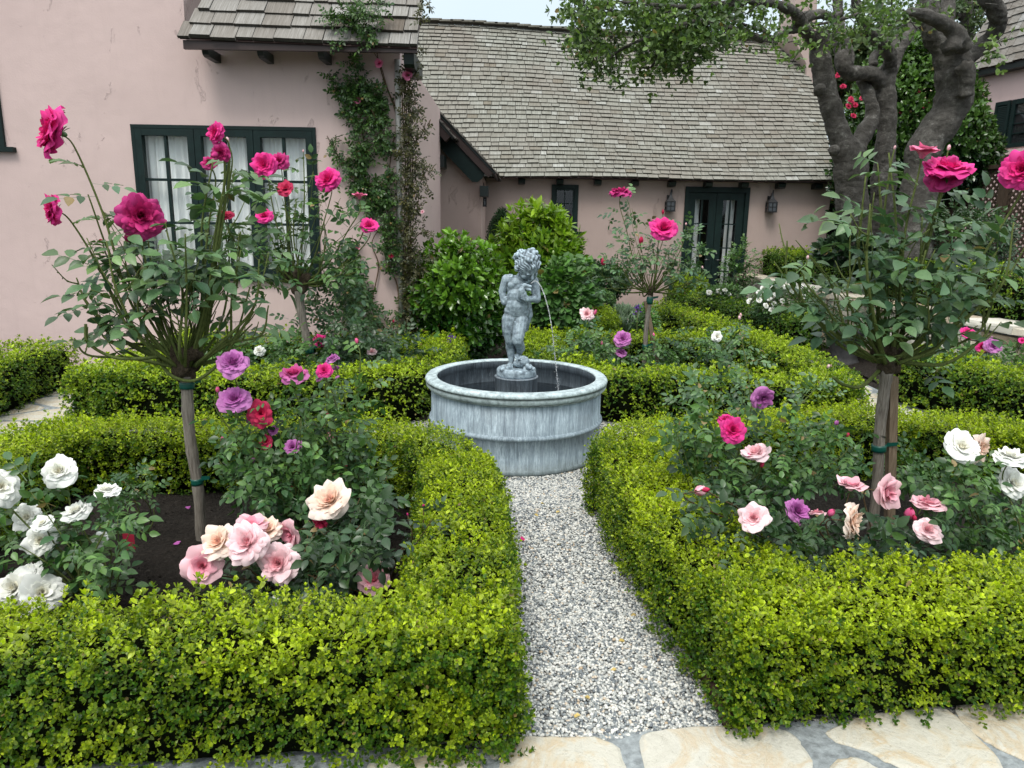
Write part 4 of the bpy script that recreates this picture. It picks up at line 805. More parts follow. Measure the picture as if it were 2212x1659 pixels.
cap(mb, q(490, 615, -.075), q(495, 565, -.085), .026, .026, 8); cap(mb, q(500, 560, -.085), q(515, 525, -.08), .024, .020, 8); cap(mb, q(515, 530, -.08), q(572, 555, -.115), .020, .008, 10); cap(mb, q(518, 520, -.085), q(575, 520, -.115), .019, .008, 10); ell(mb, q(480, 645, -.06), (.03, .02, .026)); ell(mb, q(528, 512, -.105), (.006, .006, .006), seg=8)
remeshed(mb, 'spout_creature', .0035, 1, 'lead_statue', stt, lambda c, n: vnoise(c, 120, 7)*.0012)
mb = MB(); js = bez([q(*p) for p in ((578, 492, -.115), (612, 470, -.12), (645, 486, -.125), (680, 540, -.13), (722, 650, -.14), (760, 790, -.15), (790, 950, -.16))], 60)
tube(mb, js, np.linspace(.0042, .0030, len(js))*(1+.35*np.sin(np.arange(len(js))*1.9)), 8)
j2 = [q(*p) for p in ((790, 950, -.16), (806, 1080, -.165), (828, 1240, -.17), (846, 1380, -.175), (866, 1560, -.18))]; j2 = bez(j2, 40)
for i in range(0, len(j2)-2, 1):
    if R.uniform() < .72: tube(mb, j2[i:i+3], [.0015, .0034, .0012], 6)
for k in range(60): i = R.integers(0, len(j2)); ell(mb, j2[i]+R.normal(0, .010, 3), (.0022,)*3, seg=6)
e = j2[-1]; e = A([e[0], e[1], .387])
for k in range(30): a = R.uniform(0, 6.28); ell(mb, e+A([math.cos(a), math.sin(a), 0])*R.uniform(.005, .03)+A([0, 0, abs(R.normal(0, .012))]), (.0025,)*3, seg=6)
tag(mb.build('water_jet', 'jet'), 'thin arc of water falling from the statue into the tank', 'water jet')
# ------------------------------------------------------------ roses
PET = dict(magenta=(9, .93, .08), dark=(9, 1.0, .10), mauve=(9, .96, .07), rosy=(9, .98, .07), crimson=(6, .95, .12), pink=(6, .82, .08), hot=(4, .55, .06), pale=(7, .88, .08), cream=(7, .88, .09), white=(7, 1.0, .07))
def bloom_mesh(kind, seed):
    r = np.random.default_rng(seed); n, op, ruf = PET[kind]; mb = MB(); nu, nv = 9, 8; u = np.linspace(-1, 1, nu); v = np.linspace(0, 1, nv)
    for i in range(n):
        f = i/(n-1); cnt = (4 if n > 5 else 3)+int(f*3+.5)+(2 if n == 7 else 3 if n > 7 else 0); l = (.42+.62*f) if n < 9 else (.52+.46*f); w = (.30+.42*f)*(1.15 if n < 7 else .85); r0 = .03+.07*f; th0 = math.radians((14 if n >= 7 else 5)+74*op*f**(1.25 if n < 9 else .95))
        for k in range(cnt):
            ph = 2*math.pi*(k+.5*(i % 2))/cnt+r.normal(0, .12)+i*.4; th = th0+r.normal(0, .15); ll = l*r.uniform(.80, 1.12); curl = .6*f+r.normal(0, .34); pu = r.uniform(0, 6); V = []
            rho, z = r0, 0.; rs, zs = [rho], [z]
            for j in range(1, nv): tt = th*(.35+.85*v[j])+curl*v[j]**3; rho += ll/(nv-1)*math.sin(tt); z += ll/(nv-1)*math.cos(tt); rs.append(rho); zs.append(z)
            for j in range(nv):
                for m_, uu in enumerate(u):
                    vv = v[j]*(1-.16*uu*uu*v[j]); rj = np.interp(vv, v, rs); zj = np.interp(vv, v, zs); wd = w*math.sqrt(max(.05, 1-((vv-.6)/.68)**2)); wd *= 1+.12*math.sin(pu)
                    den = max(rj, .42*w+.06); a = ph+uu*wd/den*.95; rf = ruf*vv*vv*(math.sin(uu*4.5+pu)+.22*math.sin(uu*8+pu*3))*(1.2 if f > .3 else .7)
                    rr = rj+rf*.6-.05*uu*uu*vv*(1-f); V.append([rr*math.cos(a), rr*math.sin(a), zj+rf-.10*f*uu*uu*vv])
            T = np.zeros((nu*nv, 3)); T[:, 0] = np.clip(f*.8+.22*np.repeat(v, nu)-.05, 0, 1); T[:, 1] = r.uniform(); F = [[j*nu+i2, j*nu+i2+1, (j+1)*nu+i2+1, (j+1)*nu+i2] for j in range(nv-1) for i2 in range(nu-1)]
            mb.add(A(V), F, T)
    V = np.concatenate(mb.V); ext = np.percentile(np.hypot(V[:, 0], V[:, 1]), 97); mb.V = [x/ext for x in mb.V]; nf = sum(len(x) for x in mb.F)
    ell(mb, (0, 0, -.08), (.13, .13, .16), seg=8)
    for k in range(5): a = k*1.2566; d = A([math.cos(a)*.8, math.sin(a)*.8, .5-r.uniform(0, .9)]); scatter(mb, NARROW, A([[0, 0, 0.]]), A([d]), A([[0, 0, 1.]]), .55, [.3])
    me = mb.mesh('bloom'); me.materials.append(M['p_'+kind]); me.materials.append(M['sepal']); mi = np.zeros(len(me.polygons), np.int32); mi[nf:] = 1; me.polygons.foreach_set('material_index', mi); return me
def bud_mesh(kind, seed):
    r = np.random.default_rng(seed); mb = MB()
    for k in range(5):
        ph = k*2.4; V = []
        for j in range(6):
            v = j/5
            for u in np.linspace(-1, 1, 5): rr = (.30*math.sin(math.pi*(.12+.80*v))+.015*k)*1.0; a = ph+u*1.1*(1-.3*v); V.append([rr*math.cos(a), rr*math.sin(a), v*1.05*(1-.08*u*u)])
        mb.add(A(V), [[j*5+i, j*5+i+1, (j+1)*5+i+1, (j+1)*5+i] for j in range(5) for i in range(4)], [min(1, .3+.12*k), r.uniform(), .5])
    nf = sum(len(x) for x in mb.F); ell(mb, (0, 0, -.08), (.17, .17, .18), seg=8)
    for k in range(5): a = k*1.2566; scatter(mb, NARROW, A([[0, 0, 0.]]), A([[math.cos(a)*.45, math.sin(a)*.45, 1.]]), A([[-math.cos(a), -math.sin(a), .3]]), .75, [.3])
    me = mb.mesh('bud'); me.materials.append(M['p_'+kind]); me.materials.append(M['sepal']); mi = np.zeros(len(me.polygons), np.int32); mi[nf:] = 1; me.polygons.foreach_set('material_index', mi); return me
BM = {}
def bloom(parent, c, rad, kind, d, bud=False, label=None):
    if not bud: BL.append((A(c, float), rad))
    key = (kind, bud, int(R.integers(0, 2 if bud else 4)))
    if key not in BM: BM[key] = (bud_mesh if bud else bloom_mesh)(kind, 100+len(BM))
    o = bpy.data.objects.new('bud' if bud else 'rose_bloom', BM[key]); C.objects.link(o); d = unit(d); o.parent = parent
    if parent is not None: o.matrix_parent_inverse = Matrix.Translation(parent_loc(parent)).inverted()
    rot = Vector(d).to_track_quat('Z', 'Y').to_matrix()@Matrix.Rotation(R.uniform(0, 6.28), 3, 'Z'); s = rad*(1.45 if bud else 1.)
    base = A(c)-d*(rad*(.85 if bud else .32)); o.matrix_basis = Matrix.LocRotScale(Vector(base), rot.to_quaternion(), Vector((s, s, s*R.uniform(.9, 1.1))))
    if label: o['label'] = label
    return base
BL = []
def clear(P):
    """keep leaves whose place is not right in front of one of the blooms just placed"""
    ok = np.ones(len(P), bool); v = P-CAMP; dist = np.linalg.norm(v, axis=1); v = v/dist[:, None]
    for c, r in BL:
        w = c-CAMP; dc = np.linalg.norm(w); w = w/dc; ok &= ~((np.linalg.norm(v-w, axis=1)*dc < r*1.12+.012) & (dist < dc+.03))
    return ok
DV = dict(c=(0, -.75, .65), u=(0, -.15, 1), l=(-.8, -.35, .45), r=(.8, -.35, .45), d=(0, -.75, -.35), b=(.2, .5, .75), L=(-.6, -.7, .2), R=(.6, -.7, .2), f=(0, -1., .15))
def stem_leaves(mb, P, t0, step, size, tmpl, age_tone=.35):
    seg = np.linalg.norm(np.diff(P, axis=0), axis=1); Ls = np.r_[0, np.cumsum(seg)]; s = Ls[-1]*t0; k = R.uniform(0, 6)
    pos, d, n, sc, ag = [], [], [], [], []
    while s < Ls[-1]*.97:
        p = A([np.interp(s, Ls, P[:, j]) for j in range(3)]); k += 2.4; pos.append(p); d.append([math.cos(k), math.sin(k), R.uniform(-.1, .5)]); n.append([R.normal(0, .25), -.35+R.normal(0, .25), 1.]); sc.append(size*R.uniform(.7, 1.15)); ag.append(np.clip(age_tone+.3*(s/Ls[-1]-.5)+R.normal(0, .15), 0, 1)); s += step*R.uniform(.6, 1.4)
    if pos:
        pos, d, n, sc, ag = A(pos), A(d), A(n), A(sc), A(ag); k = clear(pos+unit(d)*sc[:, None]*.5) & clear(pos); scatter(mb, tmpl, pos[k], d[k], n[k], sc[k], ag[k], .16)
def blob(mb, st_, base, Y, px, py, rx, ry, n, size, tmpl, age_tone=.3, dy=.14, stems=3, srad=.0035, zmin=.03):
    t = R.uniform(0, 2*math.pi, n); r = R.uniform(0, 1, n)**.55; yy = Y+R.normal(0, dy, n); P = A([gy(px+math.cos(a)*b*rx, py+math.sin(a)*b*ry, y) for a, b, y in zip(t, r, yy)]); c = gy(px, py, Y)
    P = P[P[:, 2] > zmin]; n = len(P)
    if n == 0: return
    d = unit(P-c)*.8+rn(n, .6)+A([0, -.15, .05]); k = clear(P) & clear(P+unit(d)*size*.5); P, d = P[k], d[k]; n = len(P)
    if n == 0: return
    nn = rn(n, .4)+A([0, -.45, .85]); scatter(mb, tmpl, P, d, nn, size*R.uniform(.65, 1.2, n), np.clip(age_tone+R.normal(0, .17, n)+.25*(P[:, 2]-c[2])/max(.1, ry/FOC*Y), 0, 1), .15)
    for k in range(stems):
        e = P[R.integers(0, n)]; m = (A(base)+e)/2+rn(1, .03)[0]; tube(st_, bez([base, m, e], 10), np.linspace(srad, srad*.5, 11 if False else len(bez([base, m, e], 10))), 5)
def rose_bush(label, Y, base, blooms, blobs, leaf='rose_leaf', lsize=.10, stemmat='cane', group='rose bushes planted in the beds', tmpl=None, cat='rose bush', name='rose_bush', leafy=.3, sstep=.05, srad=.0038, age_tone=.3, dz=None):
    bx = gz(*base) if len(base) == 2 else A(base, float); bx = A([bx[0], Y if len(base) == 2 else bx[1], bx[2]]) if len(base) == 2 else bx
    o = thing(name, label, cat, bx, group); st_ = MB(); lf = MB(); tm = tmpl or CMP; BL.clear()
    for bl in blooms: c_ = gy(bl[0], bl[1], Y-.05); BL.append((c_, bl[2]/FOC*Y)) if len(bl[4]) == 1 else None
    for b in blooms:
        px, py, r, kind, dr = b[:5]; yb = Y+(b[5] if len(b) > 5 else R.normal(0, .06)); c = gy(px, py, yb); rad = .87*r/FOC*math.hypot(yb, 1.6-c[2]); d = A(DV[dr[0]], float)+R.normal(0, .2, 3); bud = len(dr) > 1
        bs = bloom(o, c, rad, kind, d, bud); dd = unit(d); s0 = bx+A([R.normal(0, .05), R.normal(0, .04), 0]); k1 = bs-dd*.07-A([0, 0, .03]); mid = s0*.5+k1*.5+A([R.normal(0, .02), R.normal(0, .02), .04]); P = bez([s0, mid, k1, bs], 21)
        tube(st_, P, np.linspace(srad*1.3, srad*.55, len(P)), 6); stem_leaves(lf, P, leafy, sstep, lsize, tm, age_tone)
    for b in blobs: blob(lf, st_, bx, Y, *b[:5], lsize*(b[5] if len(b) > 5 else 1), tm, age_tone)
    if st_.n: st_.build('stems', stemmat, o)
    if lf.n: lf.build('foliage', leaf, o)
    return o
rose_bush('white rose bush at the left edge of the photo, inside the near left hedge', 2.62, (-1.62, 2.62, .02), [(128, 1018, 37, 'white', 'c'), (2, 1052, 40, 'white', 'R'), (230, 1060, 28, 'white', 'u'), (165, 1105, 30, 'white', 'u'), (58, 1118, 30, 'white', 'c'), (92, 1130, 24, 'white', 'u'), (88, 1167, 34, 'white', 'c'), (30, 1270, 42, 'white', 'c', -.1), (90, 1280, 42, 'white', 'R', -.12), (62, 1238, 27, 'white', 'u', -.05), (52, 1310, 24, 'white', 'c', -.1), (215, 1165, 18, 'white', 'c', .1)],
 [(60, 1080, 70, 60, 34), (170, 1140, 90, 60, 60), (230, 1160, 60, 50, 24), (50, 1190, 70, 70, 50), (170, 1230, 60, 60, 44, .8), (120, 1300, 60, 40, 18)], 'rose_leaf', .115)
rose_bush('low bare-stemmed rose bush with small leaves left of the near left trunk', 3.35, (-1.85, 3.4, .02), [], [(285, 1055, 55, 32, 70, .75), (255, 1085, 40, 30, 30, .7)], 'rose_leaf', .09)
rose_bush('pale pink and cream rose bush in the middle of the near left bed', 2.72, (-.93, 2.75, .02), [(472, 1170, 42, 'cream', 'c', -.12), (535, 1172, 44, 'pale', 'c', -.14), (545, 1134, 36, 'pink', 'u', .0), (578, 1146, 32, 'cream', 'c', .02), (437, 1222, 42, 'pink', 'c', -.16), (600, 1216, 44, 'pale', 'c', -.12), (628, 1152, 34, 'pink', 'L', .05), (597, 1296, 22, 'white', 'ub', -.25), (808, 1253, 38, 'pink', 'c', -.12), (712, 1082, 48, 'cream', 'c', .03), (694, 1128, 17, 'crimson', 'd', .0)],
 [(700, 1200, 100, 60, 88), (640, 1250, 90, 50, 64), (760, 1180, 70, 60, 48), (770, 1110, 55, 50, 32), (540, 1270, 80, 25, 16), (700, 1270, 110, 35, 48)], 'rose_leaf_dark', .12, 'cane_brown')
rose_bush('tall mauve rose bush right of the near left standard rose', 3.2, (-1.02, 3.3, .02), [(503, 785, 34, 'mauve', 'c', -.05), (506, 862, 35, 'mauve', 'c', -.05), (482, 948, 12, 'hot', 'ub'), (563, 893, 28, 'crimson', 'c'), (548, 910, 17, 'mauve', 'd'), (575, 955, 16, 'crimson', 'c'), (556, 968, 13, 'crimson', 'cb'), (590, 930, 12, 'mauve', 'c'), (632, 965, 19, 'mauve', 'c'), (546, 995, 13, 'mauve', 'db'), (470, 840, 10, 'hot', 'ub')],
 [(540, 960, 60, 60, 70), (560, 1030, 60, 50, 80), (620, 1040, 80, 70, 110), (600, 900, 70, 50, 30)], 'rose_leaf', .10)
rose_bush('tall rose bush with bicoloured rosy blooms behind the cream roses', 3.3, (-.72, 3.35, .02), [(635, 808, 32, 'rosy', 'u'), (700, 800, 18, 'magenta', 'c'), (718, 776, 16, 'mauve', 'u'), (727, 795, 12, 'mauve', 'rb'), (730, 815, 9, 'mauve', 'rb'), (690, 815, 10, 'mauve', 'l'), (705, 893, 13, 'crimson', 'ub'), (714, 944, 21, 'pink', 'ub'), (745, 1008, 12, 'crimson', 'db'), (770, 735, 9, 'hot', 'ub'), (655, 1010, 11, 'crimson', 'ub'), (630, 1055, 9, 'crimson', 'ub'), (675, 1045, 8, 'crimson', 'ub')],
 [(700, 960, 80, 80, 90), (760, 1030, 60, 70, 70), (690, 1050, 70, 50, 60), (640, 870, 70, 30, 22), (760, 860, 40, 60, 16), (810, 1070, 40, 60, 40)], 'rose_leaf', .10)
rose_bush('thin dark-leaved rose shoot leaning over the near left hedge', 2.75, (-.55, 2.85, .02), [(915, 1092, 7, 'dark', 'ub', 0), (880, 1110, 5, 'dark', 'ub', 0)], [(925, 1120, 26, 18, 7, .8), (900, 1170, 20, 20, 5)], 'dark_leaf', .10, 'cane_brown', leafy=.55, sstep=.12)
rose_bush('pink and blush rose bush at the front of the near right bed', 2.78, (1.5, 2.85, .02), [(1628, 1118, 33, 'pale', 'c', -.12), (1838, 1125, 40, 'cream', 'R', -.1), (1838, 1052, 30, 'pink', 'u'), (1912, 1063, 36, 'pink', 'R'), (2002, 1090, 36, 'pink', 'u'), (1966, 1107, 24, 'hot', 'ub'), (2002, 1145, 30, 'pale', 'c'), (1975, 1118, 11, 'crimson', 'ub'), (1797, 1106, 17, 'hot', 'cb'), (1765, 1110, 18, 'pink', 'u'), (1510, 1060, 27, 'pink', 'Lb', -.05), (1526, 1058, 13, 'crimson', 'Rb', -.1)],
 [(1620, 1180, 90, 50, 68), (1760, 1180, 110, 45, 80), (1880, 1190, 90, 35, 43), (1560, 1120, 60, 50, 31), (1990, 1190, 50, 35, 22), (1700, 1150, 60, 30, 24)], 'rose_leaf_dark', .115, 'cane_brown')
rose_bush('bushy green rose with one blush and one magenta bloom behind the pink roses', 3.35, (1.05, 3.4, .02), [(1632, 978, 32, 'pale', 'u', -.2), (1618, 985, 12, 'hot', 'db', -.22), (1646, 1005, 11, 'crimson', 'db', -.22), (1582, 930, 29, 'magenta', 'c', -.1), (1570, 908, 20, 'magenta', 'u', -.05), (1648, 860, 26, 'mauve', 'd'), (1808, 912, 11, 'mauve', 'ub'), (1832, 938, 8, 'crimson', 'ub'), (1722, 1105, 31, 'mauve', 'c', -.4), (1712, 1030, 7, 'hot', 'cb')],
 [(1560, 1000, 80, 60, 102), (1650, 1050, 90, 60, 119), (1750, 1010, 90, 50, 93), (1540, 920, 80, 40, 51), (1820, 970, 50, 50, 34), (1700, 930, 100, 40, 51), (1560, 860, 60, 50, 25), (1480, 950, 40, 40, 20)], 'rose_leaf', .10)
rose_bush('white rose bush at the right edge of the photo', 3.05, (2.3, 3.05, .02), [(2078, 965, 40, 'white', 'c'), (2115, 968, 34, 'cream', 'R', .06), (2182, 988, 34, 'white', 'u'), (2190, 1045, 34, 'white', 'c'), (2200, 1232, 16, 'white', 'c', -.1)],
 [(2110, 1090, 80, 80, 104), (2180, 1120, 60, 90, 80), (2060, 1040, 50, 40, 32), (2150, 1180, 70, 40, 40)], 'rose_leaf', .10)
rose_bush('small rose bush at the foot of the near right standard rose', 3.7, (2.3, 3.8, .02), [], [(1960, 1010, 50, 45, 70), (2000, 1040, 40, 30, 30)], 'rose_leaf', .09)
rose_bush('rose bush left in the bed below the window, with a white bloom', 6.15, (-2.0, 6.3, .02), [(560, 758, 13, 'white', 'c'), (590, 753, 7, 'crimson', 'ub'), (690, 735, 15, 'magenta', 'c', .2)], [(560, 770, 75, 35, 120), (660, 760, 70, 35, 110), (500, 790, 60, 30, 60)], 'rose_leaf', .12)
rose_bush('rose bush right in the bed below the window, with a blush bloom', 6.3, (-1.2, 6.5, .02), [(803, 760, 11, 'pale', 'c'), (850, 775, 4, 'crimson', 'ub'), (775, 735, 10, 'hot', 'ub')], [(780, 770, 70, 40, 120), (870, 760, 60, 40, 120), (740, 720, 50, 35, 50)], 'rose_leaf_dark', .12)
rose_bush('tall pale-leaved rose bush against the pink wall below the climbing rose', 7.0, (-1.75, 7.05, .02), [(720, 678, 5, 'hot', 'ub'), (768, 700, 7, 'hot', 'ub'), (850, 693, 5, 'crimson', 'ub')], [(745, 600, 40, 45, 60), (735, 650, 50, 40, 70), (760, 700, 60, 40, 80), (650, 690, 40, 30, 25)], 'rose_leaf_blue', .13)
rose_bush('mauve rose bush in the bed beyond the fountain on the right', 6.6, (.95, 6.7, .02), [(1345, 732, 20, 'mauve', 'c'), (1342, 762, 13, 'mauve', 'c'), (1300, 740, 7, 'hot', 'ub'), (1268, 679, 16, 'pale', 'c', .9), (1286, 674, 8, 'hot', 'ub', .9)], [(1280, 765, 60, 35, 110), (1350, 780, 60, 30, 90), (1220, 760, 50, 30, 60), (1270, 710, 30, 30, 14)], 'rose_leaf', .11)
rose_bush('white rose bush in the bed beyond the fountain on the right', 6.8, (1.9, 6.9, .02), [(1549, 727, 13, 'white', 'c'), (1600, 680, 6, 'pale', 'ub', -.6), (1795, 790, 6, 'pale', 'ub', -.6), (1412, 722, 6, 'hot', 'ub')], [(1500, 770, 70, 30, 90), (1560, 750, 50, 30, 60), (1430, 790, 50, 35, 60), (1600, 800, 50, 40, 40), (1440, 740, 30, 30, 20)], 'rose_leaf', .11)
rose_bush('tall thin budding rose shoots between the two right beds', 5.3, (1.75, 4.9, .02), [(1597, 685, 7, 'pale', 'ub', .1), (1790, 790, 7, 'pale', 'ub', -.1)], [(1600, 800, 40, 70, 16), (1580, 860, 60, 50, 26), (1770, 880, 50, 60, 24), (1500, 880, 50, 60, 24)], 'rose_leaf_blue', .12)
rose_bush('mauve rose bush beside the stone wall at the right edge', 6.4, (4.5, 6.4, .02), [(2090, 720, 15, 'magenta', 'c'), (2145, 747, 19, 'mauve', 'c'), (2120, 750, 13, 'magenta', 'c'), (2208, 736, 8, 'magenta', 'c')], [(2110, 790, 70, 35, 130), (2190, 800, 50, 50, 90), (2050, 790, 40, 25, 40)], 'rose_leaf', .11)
# ------------------------------------------------------------ standard (tree) roses
def tree_rose(label, Y, base, graft, canes, blooms, blobs, leaf, lsize, tr=.03, stemmat='cane', stake=None, bands=(), extra=(), knot=.06, sub=2, tmpl=None, cr=.008, cover=.5, thorn=True, slabel='', sp=1.):
    b = gz(*base); b = A([b[0], b[1], 0.]); Y = b[1] if Y is None else Y; g = gy(graft[0], graft[1], Y); b = A([b[0], Y, 0]); tm = tmpl or CMP
    BL.clear()
    for bl in blooms: c_ = gy(bl[0], bl[1], Y); BL.append((c_, bl[2]/FOC*Y)) if len(bl[4]) == 1 else None
    o = thing('standard_rose', label, 'tree rose', b, 'standard tree roses'); mb = MB(); P = bez([b, b*.66+g*.34+A([.008, 0, 0]), b*.33+g*.67-A([.008, .005, 0]), g], 40)
    rad = np.linspace(tr*.95, tr*1.05, len(P))*(1+.10*np.exp(-((np.arange(len(P)) % 9-4)/1.2)**2)); rad[-3:] *= 1.15; tube(mb, P, rad, 14, wob=.04); tk = mb.build('trunk', 'rose_trunk', o)
    mb = MB()
    for k in range(40): a = R.uniform(0, 6.28); hh = R.uniform(-.1, 1.6); ell(mb, g+A([math.cos(a)*knot*R.uniform(.1, .55+.4*hh), math.sin(a)*knot*R.uniform(.1, .5+.3*hh), hh*knot]), A([1, 1, 1.5])*knot*R.uniform(.14, .34), seg=8)
    remeshed(mb, 'graft_knot', knot*.10, 1, 'knot', o, lambda c, n: vnoise(c, 120, 5)*.003)
    for (px, py) in bands:
        c = gy(px, py, Y); f = (c[2]-b[2])/(g[2]-b[2]); i = int(f*(len(P)-1)); p = P[i]; mb = MB(); t = unit(P[min(i+2, len(P)-1)]-P[i-2]); w = .016*Y/3.4; rr = rad[i]*1.12 if stake is None else rad[i]*1.25
        tube(mb, [p-t*w, p-t*w*.3, p+t*w*.4, p+t*w], rr, 14)
        s = p+A([rr*.9, -.01, w*.5]); mb.add(A([s, s+A([.045, -.01, .01]), s+A([.05, -.015, .03]), s+A([.0, 0, .022])])*1., [[0, 1, 2, 3]]); mb.build('tie_band', 'tape', o)
    if stake is not None:
        mb = MB(); q0, q1 = A([stake[0], Y+.02, 0]), g+A([stake[1], .0, stake[2]]); w = stake[3]; V = []
        for p in (q0, q1): V += [p+A([-w, -w, 0]), p+A([w, -w, 0]), p+A([w, w, 0]), p+A([-w, w, 0])]
        mb.add(A(V), A([[0, 3, 2, 1], [4, 5, 6, 7], [0, 1, 5, 4], [1, 2, 6, 5], [2, 3, 7, 6], [3, 0, 4, 7]])); tag(mb.build('wooden_stake', 'stake_wood', None, False), slabel, 'stake', 'wooden stakes beside the tree roses')
    cm, lf = MB(), MB(); th = cm; ends = []
    def cane(P, r0, r1, leaves=True, cov=None):
        tube(cm, P, np.linspace(r0, r1, len(P)), 7, wob=.05)
        if thorn:
            seg = np.linalg.norm(np.diff(P, axis=0), axis=1).sum(); k = int(seg/.022*.5)
            i = R.integers(0, max(1, int(len(P)*.8)), k); p = P[i]; d = rn(k); scatter(th, ONE, p, d, rn(k), .013*cr/.008, np.full(k, .5))
        if leaves: stem_leaves(lf, P, cov or cover, .05*lsize/.12*sp, lsize, tm, .3)
    for c in canes:
        px, py = c[:2]; e = gy(px, py, Y+(c[2] if len(c) > 2 else R.normal(0, .13))); h = (e-g); s = g+A([h[0]*.12, h[1]*.2, knot*.6]); m1 = g+A([h[0]*.55, h[1]*.55, h[2]*.25+knot*.3]); m2 = g+A([h[0]*.85, h[1]*.85, h[2]*.62]); P_ = bez([s, m1+rn(1, .028)[0], m2+rn(1, .028)[0], e], 24); cane(P_, cr*R.uniform(.9, 1.3), cr*.4); ends.append(P_)
        for k in range(sub):
            i = R.integers(len(P_)//3, len(P_)-2); p0 = P_[i]; d = unit(P_[min(i+3, len(P_)-1)]-P_[i])*.6+rn(1, .5)[0]; d[2] = abs(d[2])*.9+.2; ln = R.uniform(.08, .2)*Y/3.4 if Y < 4 else R.uniform(.08, .2); cane(bez([p0, p0+d*ln*.5, p0+d*ln+A([0, 0, ln*.3])], 8), cr*.5, cr*.25, k % 2 == 0 or sp < 1.3)
    for e in extra: cane(bez([gy(x, y, Y+dz) for x, y, dz in e], 26), cr*1.1, cr*.8, False)
    for bl in blooms:
        px, py, r, kind, dr = bl[:5]; yb = Y+(bl[5] if len(bl) > 5 else R.normal(0, .08)); c = gy(px, py, yb); rad_ = r/FOC*math.hypot(yb, 1.6-c[2]); d = A(DV[dr[0]], float)+R.normal(0, .12, 3); bs = bloom(o, c, rad_, kind, d, len(dr) > 1); dd = unit(d)
        h = bs-g; s = g+A([h[0]*.1, h[1]*.2, knot*.6]); m1 = g+A([h[0]*.5, h[1]*.5, h[2]*.32]); k1 = bs-dd*.05-A([0, 0, .05]); P_ = bez([s, m1, m1*.4+k1*.6+rn(1, .01)[0], k1, bs], 30); tube(cm, P_, np.linspace(cr*.9, cr*.33, len(P_)), 6); stem_leaves(lf, P_, .45, .055*lsize/.12, lsize*.95, tm, .35)
    for bb in blobs: blob(lf, cm, g+A([0, 0, knot]), Y, *bb[:5], lsize*(bb[5] if len(bb) > 5 else 1), tm, .3, dy=.12, stems=2, srad=cr*.45)
    cm.build('canes', stemmat, o); lf.build('foliage', leaf, o)
    return o
tree_rose('large standard rose with big magenta blooms on the near left, straight pale trunk', None, (435, 1178), (403, 812), [(165, 600), (205, 560), (230, 520), (270, 560), (320, 520), (360, 500), (400, 505), (440, 480), (480, 470), (520, 540), (560, 560), (540, 620), (580, 660, -.1), (480, 560), (300, 600), (350, 580), (430, 560), (250, 640), (200, 660), (160, 730, -.12), (215, 700, .1), (545, 700, .1), (520, 500, .1), (460, 350, 0), (190, 420, -.05)],
 [(115, 283, 45, 'magenta', 'L', -.12), (113, 452, 29, 'magenta', 'L', -.1), (305, 467, 42, 'dark', 'R', -.1), (466, 287, 19, 'magenta', 'L'), (462, 335, 12, 'dark', 'db'), (478, 330, 17, 'dark', 'd'), (452, 352, 15, 'dark', 'c'), (275, 512, 15, 'dark', 'cb'), (487, 467, 15, 'crimson', 'c'), (218, 520, 8, 'crimson', 'cb'), (491, 300, 7, 'pale', 'ub', .0), (481, 318, 6, 'pale', 'ub', .0)],
 [(300, 540, 110, 60, 9), (420, 560, 120, 60, 12), (250, 600, 80, 60, 2), (480, 600, 80, 60, 2), (200, 450, 50, 60, 2), (470, 400, 50, 60, 3), (540, 540, 40, 60, 3), (340, 640, 110, 50, 2), (210, 690, 45, 30, 1), (500, 650, 60, 40, 1), (380, 600, 80, 50, 1, .8)],
 'rose_leaf_blue', .19, .026, bands=((425, 1035), (404, 822)), extra=[[(340, 775, .02), (372, 812, -.04), (420, 822, -.06), (468, 790, -.05), (510, 730, -.03), (548, 672, 0)], [(360, 760, .05), (320, 745, .1), (270, 742, .1), (230, 735, .08)], [(350, 770, -.05), (290, 775, -.1), (240, 770, -.1), (190, 740, -.12), (185, 700, -.12)]], knot=.085, cr=.0080, cover=.66, sp=2.0)
tree_rose('standard rose in front of the casement window, with fewer dark magenta blooms', 6.55, (656, 880), (645, 628), [(560, 590), (590, 560), (620, 540), (650, 530), (690, 560), (720, 590, .1), (760, 545, .1), (740, 570), (580, 620), (800, 580, 0), (600, 500), (640, 430), (700, 480), (560, 500)],
 [(570, 356, 24, 'magenta', 'c'), (602, 348, 18, 'dark', 'c', .1), (617, 407, 16, 'crimson', 'c'), (571, 467, 16, 'magenta', 'c'), (708, 389, 24, 'magenta', 'c'), (776, 426, 13, 'hot', 'u'), (797, 487, 17, 'magenta', 'c'), (655, 325, 4, 'pale', 'ub')],
 [(600, 540, 60, 50, 17), (660, 560, 60, 40, 15), (560, 580, 40, 50, 11), (720, 470, 50, 60, 20), (770, 500, 40, 60, 17), (610, 440, 40, 60, 8), (700, 580, 40, 40, 7), (640, 600, 60, 25, 7), (645, 380, 35, 40, 2)],
 'rose_leaf', .17, .036, bands=((652, 752),), knot=.10, cr=.0095, sp=1.4)
